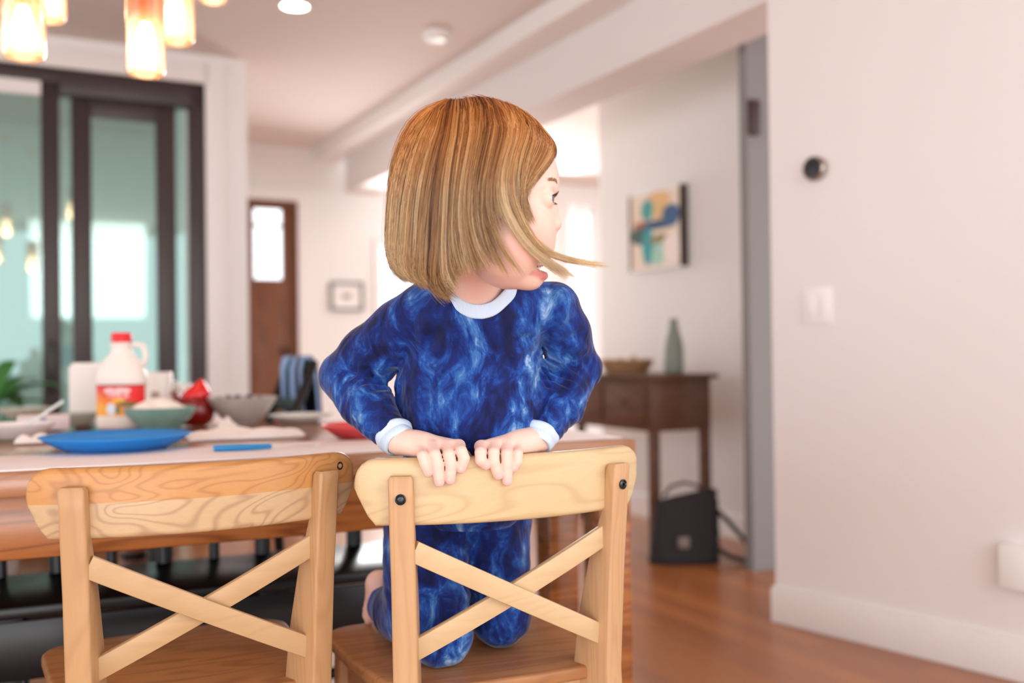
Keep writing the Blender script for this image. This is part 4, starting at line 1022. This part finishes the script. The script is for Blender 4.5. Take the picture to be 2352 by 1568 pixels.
def strands(n,side,clump=26,glo=0,ghi=NG-1.001,rad=.00042,thin=True,sd=.16):
    nc=max(1,n//clump); gc=rng.uniform(glo,ghi,nc); cl=rng.integers(0,nc,n)
    toneC=rng.normal(.45,.28,nc); layC=rng.uniform(-.035,.03,nc)
    g=np.clip(gc[cl]+rng.normal(0,sd,n),glo,ghi); i=g.astype(int); f=(g-i)[:,None,None]
    P=GR[i]*(1-f)+GR[np.minimum(i+1,NG-1)]*f
    tt=np.linspace(0,1,NPt)
    # individual wobble, growing towards the tip
    P=P+rng.normal(0,1,(n,1,2))*np.array([3.2,2.0])*(.25+tt[None,:,None])
    P[:,:,0]+=(rng.normal(0,2.2,(n,1))*np.sin(tt*3+rng.uniform(0,6,(n,1))))
    conv=(rng.normal(0,1,(nc,1,2))*np.array([6,6]))[cl]; P=P+conv*tt[None,:,None]**2
    L=np.clip(rng.normal(.985,.03,n),.80,1.04)
    if thin:
        L=np.where((g>5)&(g<11.4),rng.uniform(.46,.99,n)**1.0*np.interp(g,[5,6.5,7.6,8.6,10.5,11.4],[1,.97,.78,.66,.66,.95]),L)
        L=np.where(g>11.4,rng.uniform(.45,1.0,n),L)
    idx=tt[None,:]*L[:,None]*(NPt-1); k=np.clip(idx.astype(int),0,NPt-2); fr=(idx-k)[...,None]; ar=np.arange(n)[:,None]
    P=P[ar,k]*(1-fr)+P[ar,k+1]*fr
    lay=(layC[cl]+rng.normal(0,.018,n))[:,None]+1
    # slight push out of the silhouette centre according to layer
    Pc=np.array([1092,430.]); grow=1+(lay-1)[...,None]*.6; P=Pc+(P-Pc)*grow
    S=shellS(P[...,0],P[...,1],1)*lay
    k_=np.clip(tt*5.5+.02,0,1)[None,:]; k_=k_*k_*(3-2*k_)
    y=P[...,1]; ex=(P[...,0]-1092)/208; B_=150*PXM; S1=S*k_
    ytop=440-206*lay*np.sqrt(np.clip(1-ex**2-(S1/(B_*lay))**2,.0,1)); usey=(k_<1)&(y<440)
    P=P.copy(); P[...,1]=np.where(usey,np.minimum(y,ytop),y); S=S1
    hold=(P[...,0]>1290); S=np.where(hold,np.maximum(S,.035),S)
    W=px2w(P[...,0],P[...,1],DH-side*S)
    # build tubes
    r=rad*(1-.75*tt**3)[None,:,None]*rng.uniform(.7,1.4,(n,1,1)); d=np.gradient(W,axis=1); d/=np.linalg.norm(d,axis=-1,keepdims=True)+1e-9
    a=np.cross(d,np.array([.2,1,.1])); a/=np.linalg.norm(a,axis=-1,keepdims=True)+1e-9; b=np.cross(d,a)
    V_=np.stack([W+a*r*math.cos(x)+b*r*math.sin(x) for x in (0,2.094,4.189)],2).reshape(-1,3)
    base=(np.arange(n)[:,None]*NPt+np.arange(NPt-1)[None,:])*3; base=base.reshape(-1)
    Q=np.concatenate([np.stack([base+j,base+(j+1)%3,base+3+(j+1)%3,base+3+j],-1) for j in range(3)])
    tone=(toneC[cl]+rng.normal(0,.13,n))[:,None]+(tt[None,:]-.35)*.28+np.where((g>8.6)&(g<10.6),.32,0)[:,None]-.20*np.exp(-((g[:,None]-3.6)/.35)**2)*(tt>.3)
    tone=np.repeat(np.clip(tone,0,1)[...,None],3,-1).reshape(-1); return V_,Q,tone
parts=[strands(12000,1,34,0,14,.00031),strands(420,1,210,8.85,9.1,.0003,False,.07),strands(420,1,210,9.9,10.05,.0003,False,.06),strands(110,1,55,7.3,7.9,.00036,False,.08),strands(420,1,210,3.9,4.1,.0003,False,.1),strands(4200,-1,30,0,14,.0004),strands(260,1,3,0,14,.00026)]
cap=Field()
cap.ell(H(-8,0,8),[x*PXM for x in (184,127,158)],RH,.01); cap.ell(H(-62,0,-80),[x*PXM for x in (128,118,118)],RH,.03)
cap.cap(H(-72,0,-60),H(-78,0,-165),95*PXM,72*PXM,.02)
pA=H((1283-1105)/.978,0,420-315); 
nv=Vector((math.cos(math.radians(-30)),0,math.sin(math.radians(-30)))).normalized()
pl0=v3(at(1268,330,DH)); nvec=np.array([.866,0,-.5]); nvec=nvec/np.linalg.norm(nvec)
cap.cut(lambda P: -((P-pl0)@nvec)-0.0,.012)
fc=cap.ell_f(H(95,0,-150),[x*PXM for x in (112,150,110)],RH); cap.cut(fc,.012)
neckcut=Field(); neckcut.cap(q(1085,600,1.40),q(1110,740,1.46),.050,.055,.01); cap.cut(lambda P: neckcut.ev(P),.01)
capo=cap.mesh((-.20,1.22,.95),(.13,1.55,1.22),.0028,'hair_base',None,None,1)
me=capo.data; vc=np.empty(len(me.vertices)*3); me.vertices.foreach_get('co',vc); vc=vc.reshape(-1,3)
fq=np.empty(len(me.loops),dtype=np.int32); me.loops.foreach_get('vertex_index',fq); fq=fq.reshape(-1,4)
bpy.data.objects.remove(capo); bpy.data.meshes.remove(me)
tb=.16+.10*np.sin(vc[:,0]*900+np.sin(vc[:,2]*60)*2)
Vs=[vc]; Qs=[fq]; Ts=[tb]; off=len(vc)
for V_,Q,T_ in parts: Vs.append(V_); Qs.append(Q+off); Ts.append(T_); off+=len(V_)
hair=npmesh('hair',np.concatenate(Vs),np.concatenate(Qs),M_hair,person,np.concatenate(Ts)); rel(hair)
# ================================================================== ON THE DINING TABLE
def Tz(px, py, z=.752): return onz(px, py, z)
def T2(px, py, dy): D=onz(px,py,.7505).y+dy; return Vector((at(px,py,D).x, D, .7505))
def thing(name, p, label, cat, group=None, rz=0): e=empty(name, p, rz); return tag(e,label,cat,group)
# placemats
M_mat=mat('woven_placemat',(.86,.80,.78),.8); t=NT(M_mat); wv=t.n('TexWave',bands_direction='Y'); wv.inputs['Scale'].default_value=22; wv.inputs['Distortion'].default_value=.3; t.l(t.coord(),wv.inputs[0])
wx=t.n('TexWave',bands_direction='Y'); wx.inputs['Scale'].default_value=140; t.l(t.coord(),wx.inputs[0])
c=t.mix(t.math('MULTIPLY',t.math('POWER',wv.outputs[1],4),.45),(.94,.90,.89),(.85,.50,.44)); t.l(c,t.b.inputs['Base Color']); t.bump(wx.outputs[1],.4,.002)
def placemat(a0,a1,b0,b1,label,th=.003):
    o=thing('placemat', T((a0+a1)/2,(b0+b1)/2,.7502), label,'placemat','woven placemats on the dining table',TA)
    w,h=(a1-a0)/2,(b1-b0)/2; b_=MB(); b_.box((0,0,th/2),(2*w,2*h,th)); b_.build('woven_panel',M_mat,o,bevel=.001)
    for s in (-1,1):
        b_=MB()
        for k in range(40): y=-h+.004+(2*h-.008)*k/39; b_.box((s*(w+.006),y,.0015),(.012,.0022,.002))
        b_.build('fringe',M_trim,o)
placemat(.50,1.55,.012,.29,'long white and pink woven placemat under the blue plate')
placemat(.03,.46,.03,.36,'white and pink woven placemat at the near right table corner')
# blue plate
M_blue=mat('blue_melamine',(.005,.26,.76),.45); 
pc=at(268,1020,2.12); pl=thing('plate',Vector((pc.x,pc.y,.7538)),'bright blue rimmed plastic plate on the placemat behind the left chair','plate')
b_=MB(); b_.lathe([(0,0),(.098,0),(.104,.001),(.130,.014),(.150,.027),(.153,.0295),(.150,.0305),(.128,.019),(.100,.005),(0,.004)],72); b_.build('dish',M_blue,pl,smooth=True)
# blue knife
M_cy=mat('sky_blue_handle',(.02,.30,.68),.4); k0=at(490,1036,2.03); k1=at(620,1033,2.06)
kn=thing('table_knife',Vector((k0.x,k0.y,.7538)),'child knife with a sky blue handle lying right of the blue plate','cutlery',rz=math.atan2(k1.y-k0.y,k1.x-k0.x))
b_=MB(); b_.loft([[(x,y*s_,.0065+z*s2) for y,z in rrect(.009,.0062,.005,3)] for x,s_,s2 in ((0,.7,.7),(.004,1,1),(.06,.95,1),(.112,.72,.8),(.116,.5,.6))]); b_.build('handle',M_cy,kn,smooth='auto')
b_=MB(); b_.prism([(.112,-.005),(.20,-.007),(.212,-.002),(.205,.005),(.112,.004)],.005,.0065); b_.build('blade',mat('steel',(.75,.72,.72),.2,metal=1),kn,bevel=.0005)
# crumpled napkins
def cloth(name, c, w, h, amp, label, cat, seed, m, rz=0):
    n=26; top_=[];r=random.Random(seed); ph=[r.uniform(0,6) for _ in range(6)]
    vs=[];f=[]
    for side in (1,0):
        for i in range(n):
            for j in range(n):
                u=i/(n-1)*2-1; v=j/(n-1)*2-1; ed=(1-u**4)*(1-v**4)
                z=amp*(abs(math.sin(3.1*u+ph[0]+1.3*v))*.5+abs(math.sin(2.3*v+ph[1]-1.7*u))*.5)*ed**.6+.002
                x=w*(u+.06*math.sin(3*v+ph[2])); y=h*(v+.08*math.sin(3.4*u+ph[3])); vs.append((x,y,z+.0015 if side else max(0,z-.0015)))
    N=n*n
    for s in (0,1):
        for i in range(n-1):
            for j in range(n-1):
                q_=(s*N+i*n+j,s*N+(i+1)*n+j,s*N+(i+1)*n+j+1,s*N+i*n+j+1); f.append(q_ if s==0 else q_[::-1])
    ring=[i*n for i in range(n)]+[(n-1)*n+j for j in range(1,n)]+[i*n+n-1 for i in range(n-2,-1,-1)]+[j for j in range(n-2,0,-1)]
    for a,b in zip(ring,ring[1:]+ring[:1]): f.append((a,b,b+N,a+N))
    b_=MB(); b_.add(vs,f); o=b_.build(name,m,None,smooth=True); o.location=c; o.rotation_euler=(0,0,rz); return tag(o,label,cat)
M_nap=paint('napkin_cotton',(.90,.86,.83),.85)
cloth('napkin',Tz(560,1003,.7515),.135,.085,.022,'white rumpled cloth napkin behind the blue-handled knife','napkin',3,M_nap,TA)
cloth('napkin',Tz(84,1016,.7515),.045,.035,.018,'small white crumpled napkin left of the blue plate','napkin',5,M_nap,.3)
cloth('napkin',Tz(512,980,.7515),.030,.035,.026,'folded white napkin standing between the red pot and grey bowl','napkin',8,M_nap,.8)
# syrup jug
M_jug=mat('cream_plastic',(.86,.80,.75),.4,sss=.05); jc=Tz(279,994); 
jg=thing('syrup_jug',T2(281,994,.155),'cream plastic syrup jug with red cap and red orange label','jug')
def sqring(rx,ry,z,n=40,e=.8): return [(rx*math.copysign(abs(math.cos(a))**e,math.cos(a)),ry*math.copysign(abs(math.sin(a))**e,math.sin(a)),z) for a in [2*math.pi*j/n for j in range(n)]]
b_=MB(); b_.loft([sqring(*a) for a in ((.058,.040,0),(.066,.047,.006),(.068,.048,.02),(.068,.048,.03),(.066,.0465,.034),(.066,.0465,.124),(.068,.048,.130),(.067,.048,.145),(.060,.044,.170),(.046,.036,.190),(.031,.028,.206),(.027,.026,.214),(.026,.026,.226),(.030,.030,.228),(.030,.030,.234),(.023,.023,.236),(.023,.023,.24))]); b_.build('bottle',M_jug,jg,smooth='auto')
b_=MB(); b_.tube([(.024,0,.225),(.040,0,.232),(.058,0,.228),(.066,0,.208),(.065,0,.186),(.056,0,.168)],.0075,12); b_.build('handle',M_jug,jg,smooth=True)
b_=MB(); b_.lathe([(0,.238),(.026,.238),(.0275,.242),(.0275,.260),(.025,.264),(0,.264)],36); b_.build('cap',mat('red_cap',(.75,.005,.012),.35),jg,smooth='auto')
M_lab=mat('syrup_label',(.7,.02,.01),.4); t=NT(M_lab); s_=t.n('SeparateXYZ'); t.l(t.coord(),s_.inputs[0]); X_,Z_=s_.outputs[0],s_.outputs[2]
mr=t.n('MapRange'); mr.inputs[1].default_value=.095; mr.inputs[2].default_value=.045; t.l(t.math('ADD',Z_,t.math('MULTIPLY',X_,.35)),mr.inputs[0])
c=t.mix(mr.outputs[0],(.78,.008,.006),(.95,.42,.02))
def rect(cx,cz,rx,rz,p=4):
    a=t.math('POWER',t.math('ABSOLUTE',t.math('DIVIDE',t.math('SUBTRACT',X_,cx),rx)),p); b=t.math('POWER',t.math('ABSOLUTE',t.math('DIVIDE',t.math('SUBTRACT',Z_,cz),rz)),p)
    return t.math('LESS_THAN',t.math('ADD',a,b),1)
nz=t.noise(t.coord(),130,3)
c=t.mix(t.math('MULTIPLY',rect(.004,.106,.036,.008,3),t.math('GREATER_THAN',nz,.40)),c,(.85,.62,.62))
c=t.mix(t.math('MULTIPLY',rect(.008,.092,.030,.006,3),t.math('GREATER_THAN',nz,.45)),c,(.85,.45,.42))
c=t.mix(rect(.008,.079,.018,.006,2),c,(.95,.50,.02)); c=t.mix(rect(-.012,.056,.013,.017,2),c,(.75,.82,.92)); c=t.mix(rect(.006,.054,.006,.012,2),c,(.10,.16,.06)); c=t.mix(rect(.03,.070,.026,.006,2),c,(.10,.12,.02))
c=t.mix(rect(0,.1205,.07,.002),c,(.20,.03,.01)); t.l(c,t.b.inputs['Base Color'])
b_=MB(); rr=[]
for z in (.038,.08,.1225):
    full=sqring(.0668,.0473,z,80); rr.append([full[j] for j in range(80)])
rings=[]
for i in range(44,79+0):
    pass
full0=sqring(.0668,.0473,.038,160); idxs=[j%160 for j in range(92,158)]
vs=[];f=[]
for j in idxs:
    x,y,_=full0[j]; 
    for z in (.038,.1225): vs.append((x,y,z)); 
n_=len(idxs)
for i in range(n_-1): f.append((2*i,2*i+2,2*i+3,2*i+1))
b_.add(vs,f); b_.build('label',M_lab,jg,smooth=True)
# white carton behind the jug and mugs
M_china=mat('white_china',(.88,.86,.82),.25)
cpos=Tz(200,958,.7505)
cn=thing('paper_carton',Vector((at(200,900,3.0).x,3.0,.7505)),'tall plain white carton standing behind and left of the syrup jug','carton',rz=TA)
b_=MB(); b_.loft([[(x*k,y*k,z) for x,y in rrect(.050,.045,.008,3)] for z,k in ((0,.98),(.004,1),(.165,1.0),(.172,.97))]); b_.build('box',paint('white_card',(.88,.86,.83),.6),cn,smooth='auto')
b_=MB(); b_.box((0,0,.176),(.085,.008,.010)); b_.build('folded_top',M_china,cn,bevel=.002)
def mug(px,D,h,r,label,rz,logo=False):
    p=at(px,900,D); e=thing('mug',Vector((p.x,p.y,.7505)),label,'mug','white mugs behind the syrup jug',rz=rz)
    b_=MB(); b_.lathe([(0,0),(r*.86,0),(r,.006),(r,h-.003),(r-.002,h),(r-.004,h-.003),(r-.004,.01),(0,.008)],40); b_.build('cup',M_china,e,smooth='auto')
    b_=MB(); b_.tube([(r-.003,0,h*.8),(r+.018,0,h*.78),(r+.026,0,h*.5),(r+.016,0,h*.24),(r-.003,0,h*.2)],.005,10); b_.build('handle',M_china,e,smooth=True)
    if logo:
        b_=MB(); vs=[];f=[]
        for i in range(7):
            a=-.28+.56*i/6
            for z in (h*.45,h*.62): vs.append(((r+.0006)*math.cos(a),(r+.0006)*math.sin(a),z))
        for i in range(6): f.append((2*i,2*i+2,2*i+3,2*i+1))
        b_.add(vs,f); o=b_.build('printed_mark',mat('mug_print',(.45,.36,.28),.5),e); o.rotation_euler=(0,0,math.radians(-80)-rz)
mug(362,3.0,.150,.042,'tall white mug with a small brown mark, just right of the jug',.6,True)
mug(413,3.08,.112,.036,'shorter white mug standing behind the red pot',.9)
# teal bowl with cream
M_teal=mat('teal_glaze',(.22,.42,.38),.25); t=NT(M_teal); t.l(t.mix(t.noise(t.coord((1,1,.3)),30,3),(.30,.50,.47),(.14,.33,.27)),t.b.inputs['Base Color'])
bt=T2(368,990,.03); tb_=thing('bowl',bt,'teal glazed bowl heaped with white whipped cream in front of the jug','bowl')
b_=MB(); b_.lathe([(0,0),(.045,0),(.048,.004),(.070,.025),(.088,.046),(.094,.062),(.091,.063),(.084,.048),(.064,.026),(0,.01)],48); b_.build('vessel',M_teal,tb_,smooth='auto')
b_=MB(); rings=[]
for i in range(15):
    tt=i/14; r=.080*(1-tt)**.55; rings.append([(r*(1+.06*math.sin(3*a+tt*5))*math.cos(a)-.004,r*(1+.06*math.sin(3*a+tt*5))*math.sin(a),.046+.038*tt**.8+.002*math.sin(5*a+9*tt)) for a in [2*math.pi*j/40 for j in range(40)]])
b_.loft(rings); o=b_.build('whipped_cream',mat('cream',(.93,.89,.83),.6,sss=.1),None,smooth=True); o.location=bt+Vector((0,0,.002)); tag(o,'mound of white whipped cream in the teal bowl','cream')
# red pot
rp=Tz(447,985); hn=thing('red_pot',T2(449,985,.16),'glossy dark red pot with pointed red lid and spout between the bowls','pot')
M_red=mat('dark_red_glaze',(.22,.004,.006),.12,spec=.7); M_red2=mat('bright_red_glaze',(.72,.006,.008),.15,spec=.7)
b_=MB(); b_.lathe([(0,0),(.035,0),(.048,.012),(.054,.035),(.052,.055),(.044,.072),(.034,.080),(0,.080)],40); b_.build('pot_body',M_red,hn,smooth='auto')
b_=MB(); b_.lathe([(.0,.079),(.040,.079),(.041,.085),(.034,.098),(.022,.112),(.010,.124),(.004,.131),(0,.132)],40); b_.v=[(x+.018*max(0,(z-.08)/.05),y,z) for x,y,z in b_.v]; b_.build('lid',M_red2,hn,smooth='auto')
b_=MB(); b_.tube([(-.036,0,.055),(-.050,0,.070),(-.058,0,.086),(-.060,0,.098)],[.014,.012,.010,.011],14); b_.build('spout',M_red,hn,smooth='auto')
# grey bowl with blueberries
M_gb=mat('grey_stoneware',(.50,.46,.42),.4); t=NT(M_gb); t.l(t.mix(t.noise(t.coord(),90,4),(.56,.53,.49),(.38,.34,.31)),t.b.inputs['Base Color'])
gp=T2(557,976,.06); gb=thing('bowl',gp,'grey stoneware bowl of blueberries on the table right of the red pot','bowl')
b_=MB(); b_.lathe([(0,0),(.042,0),(.046,.004),(.075,.036),(.097,.070),(.100,.077),(.097,.078),(.088,.062),(.068,.034),(.04,.012),(0,.010)],48); b_.build('vessel',M_gb,gb,smooth='auto')
M_bb=mat('blueberry',(.035,.045,.09),.5)
bbm=None; rr_=random.Random(9)
spots=[(-.055,-.03,.074),(-.028,-.045,.073),(.004,-.05,.074),(-.066,.0,.074),(.03,-.04,.073),(-.04,.0,.079),(-.010,-.018,.080),(.02,-.01,.080),(.05,-.012,.075),(-.02,.03,.079),(.015,.03,.079),(.045,.03,.074),(-.05,.035,.073)]
for i,(x,y,z) in enumerate(spots):
    if i==0:
        b_=MB(); b_.lathe([(0,-.0075),(.005,-.0058),(.0078,0),(.0058,.0055),(.003,.0068),(.0015,.006),(0,.0058)],16); o=b_.build('blueberry',M_bb,None,smooth=True); bbm=o
    else: o=bbm.copy(); COL.objects.link(o)
    o.location=gp+Vector((x,y,z-.003)); o.rotation_euler=(rr_.uniform(-.5,.5),rr_.uniform(-.5,.5),0); tag(o,'dark blueberry in the grey stoneware bowl','blueberry','blueberries in the grey bowl')
# glass plate to the right of the grey bowl, coral plate, left bowl etc.
def dish(name,p,r,h,m,label,cat,foot=.6,part='dish'):
    e=thing(name,p,label,cat); b_=MB(); b_.lathe([(0,0),(r*foot,0),(r*foot+.004,.002),(r*.85,h*.6),(r-.001,h-.002),(r,h),(r-.004,h+.0008),(r*.82,h*.62),(r*foot,.006),(0,.005)],48); b_.build(part,m,e,smooth='auto'); return e
M_glasspl=mat('pale_glass',(.78,.84,.82),.12,spec=.6)
dish('plate',T2(690,972,.06),.095,.022,M_glasspl,'pale glass plate right of the grey bowl','plate')
dish('plate',T2(835,1014,.09)+Vector((0,0,.003)),.100,.030,mat('coral_plastic',(.72,.085,.09),.45),'coral pink plastic plate beside the child\'s elbow','plate')
dish('bowl',Tz(8,1010,.7535)+Vector((0,.06,0)),.090,.034,mat('white_glaze',(.84,.84,.86),.2),'shallow white bowl at the left edge with a spoon in it','bowl')
sp_=Tz(8,1010)+Vector((0,.06,0)); e=thing('spoon',sp_+Vector((.01,0,.012)),'pale spoon leaning up out of the white bowl at left','cutlery')
b_=MB(); b_.tube([(0,0,.008),(.03,.01,.030),(.09,.04,.075)],[.003,.0035,.0045],10); b_.build('handle',M_glasspl,e,smooth='auto')
b_=MB(); b_.lathe([(0,0),(.012,.001),(.017,.005),(.015,.006),(0,.003)],20); b_.build('spoon_bowl',M_glasspl,e,smooth='auto')
dish('glass_dish',Tz(172,978,.7505)+Vector((0,.03,0)),.055,.036,mat('green_grey_glass',(.50,.55,.48),.15,spec=.6),'small green grey glass dish in front of the white carton','dish')
e=thing('tissue_box',Vector((at(100,940,2.75).x,2.75,.7505)),'low pinkish white box with a purple stripe behind the white bowl','box',rz=TA)
b_=MB(); b_.box((0,0,.02),(.13,.08,.04)); b_.build('box_body',paint('pinkish_card',(.82,.74,.76),.6),e,bevel=.004)
b_=MB(); b_.box((-.0,-.041,.02),(.014,.002,.034)); b_.build('stripe',mat('lilac',(.45,.40,.55),.6),e)
dish('plate',Tz(30,960,.7505)+Vector((0,.08,0)),.085,.028,mat('celadon',(.66,.70,.60),.3),'pale green plate behind the white bowl at the left edge','plate')
# jacket over the far black chair
M_jk=mat('denim_blue_cloth',(.015,.045,.12),.8); t=NT(M_jk); wv=t.n('TexWave',bands_direction='X'); wv.inputs['Scale'].default_value=3.2; wv.inputs['Distortion'].default_value=1.2; wv.inputs['Phase Offset'].default_value=1.0; t.l(t.coord(),wv.inputs[0])
t.l(t.ramp(wv.outputs[1],[(.2,(.006,.010,.035)),(.6,(.010,.07,.15)),(.9,(.28,.42,.68))]),t.b.inputs['Base Color'])
jk=MB(); vs=[];f=[]; n=24; prof=[(.085,.70),(.082,.76),(.076,.84),(.060,.915),(.028,.942),(-.012,.938),(-.030,.90),(-.028,.82),(-.020,.74)]
for k,(dy,z) in enumerate(prof):
    for i in range(n): x=-.155+.31*i/(n-1); vs.append((x,-.300-dy*.62+.012+.006*math.sin(i*1.1+k*.5)-.030*(1-(x/.19)**2)+.02,z+.004*math.sin(i*.9)))
for k in range(len(prof)-1):
    for i in range(n-1): f.append((k*n+i,k*n+i+1,(k+1)*n+i+1,(k+1)*n+i))
jk.add(vs,f); jo=jk.build('jacket',M_jk,None,smooth=True); md=jo.modifiers.new('thick','SOLIDIFY'); md.thickness=.008
jo.location=bc.location; jo.rotation_euler=bc.rotation_euler; tag(jo,'blue and navy jacket draped over the back of the far black chair','jacket')
# low-backed black spindle bench under the far side
bn=thing('bench',T(1.02,.46,0),'long black low-backed spindle bench pushed under the dining table','bench',rz=TA+math.pi)
b_=MB(); b_.box((0,0,.437),(1.62,.34,.026)); b_.build('seat',M_blk,bn,bevel=.006)
b_=MB(); b_.box((0,.155,.36),(1.56,.02,.12)); b_.build('front_board',M_blk,bn,bevel=.003)
for x in (-.76,-.26,.26,.76):
    for y in (-.14,.14): b_=MB(); b_.box((x,y,.212),(.05,.04,.424)); b_.build('leg',M_blk,bn,bevel=.003)
b_=MB(); b_.tube([(-.76,.14,.17),(.76,.14,.17)],.015,10); b_.build('stretcher',M_blk,bn,smooth='auto')
b_=MB(); b_.tube([(-.76,-.14,.13),(.76,-.14,.13)],.015,10); b_.build('stretcher',M_blk,bn,smooth='auto')
for k in range(14): x=-.76+1.52*k/13; b_=MB(); b_.tube([(x,-.145,.45),(x*1.01,-.16,.56)],.013 if k%2 else .02,10); b_.build('spindle',M_blk,bn,smooth='auto')
b_=MB(); b_.box((0,-.16,.567),(1.60,.024,.03)); b_.build('back_rail',M_blk,bn,bevel=.004)
M_pk=mat('rose_foam',(.50,.10,.10),.8); M_pk2=mat('dusky_pink_foam',(.50,.26,.20),.8)
for px,r,h,m,lb in ((383,.017,.50,M_pk,'thin rose red rolled mat standing on end under the table'),(308,.034,.52,M_pk2,'dusky pink rolled mat, thicker, standing on end under the table')):
    p=at(px,1350,2.72); e=thing('rolled_mat',Vector((p.x,p.y,0)),lb,'rolled mat'); b_=MB()
    b_.lathe([(0,0),(r,0),(r,h),(r*.8,h+.006),(r*.78,h-.01),(r*.55,h-.01),(r*.53,h+.005),(r*.2,h+.005),(0,h-.01)],28); b_.build('roll',m,e,smooth='auto')
    for z in (.12,.40): b_=MB(); b_.lathe([(r-.001,z),(r+.002,z),(r+.002,z+.018),(r-.001,z+.018)],28,cap=False); b_.build('tie_band',M_blk,e)
# plant by the sliding door
pp=uv(upx(-30,VD-.55)[0],VD-.55,0); pl=thing('potted_plant',pp,'leafy green potted plant by the sliding glass door at left','plant')
b_=MB(); b_.lathe([(0,0),(.11,0),(.15,.26),(.155,.30),(.135,.30),(.13,.26),(0,.25)],32); b_.build('pot',paint('grey_pot',(.4,.38,.36),.6),pl,smooth='auto')
M_leaf=mat('leaf',(.03,.20,.03),.35); t=NT(M_leaf); t.l(t.mix(t.noise(t.coord(),7,2),(.02,.12,.04),(.09,.33,.05)),t.b.inputs['Base Color'])
r_=random.Random(21)
b_=MB()
for i in range(9): a=r_.uniform(0,6.28); b_.tube([(0,0,.26),(.05*math.cos(a),.05*math.sin(a),.5),(.10*math.cos(a),.10*math.sin(a),.72)],.006,6)
b_.build('stem',M_leaf,pl,smooth='auto')
for i in range(34):
    a=r_.uniform(0,6.28); L=r_.uniform(.22,.36); w=r_.uniform(.035,.055); z0=r_.uniform(.45,.80); el=r_.uniform(.1,1.2); r0=.06; vs=[];f=[]
    for k in range(9):
        s_=k/8; ww=w*math.sin(math.pi*min(1,s_*.93+.05))**.8; rr=r0+L*math.cos(el)*s_; zz=z0+L*math.sin(el)*s_-.22*L*s_*s_*2
        for q_ in (-1,0,1): vs.append((rr*math.cos(a)-q_*ww*math.sin(a),rr*math.sin(a)+q_*ww*math.cos(a),zz+abs(q_)*ww*.25))
    for k in range(8):
        for q_ in (0,1): f.append((k*3+q_,k*3+q_+1,(k+1)*3+q_+1,(k+1)*3+q_))
    b_=MB(); b_.add(vs,f); b_.build('leaf',M_leaf,pl,smooth=True)
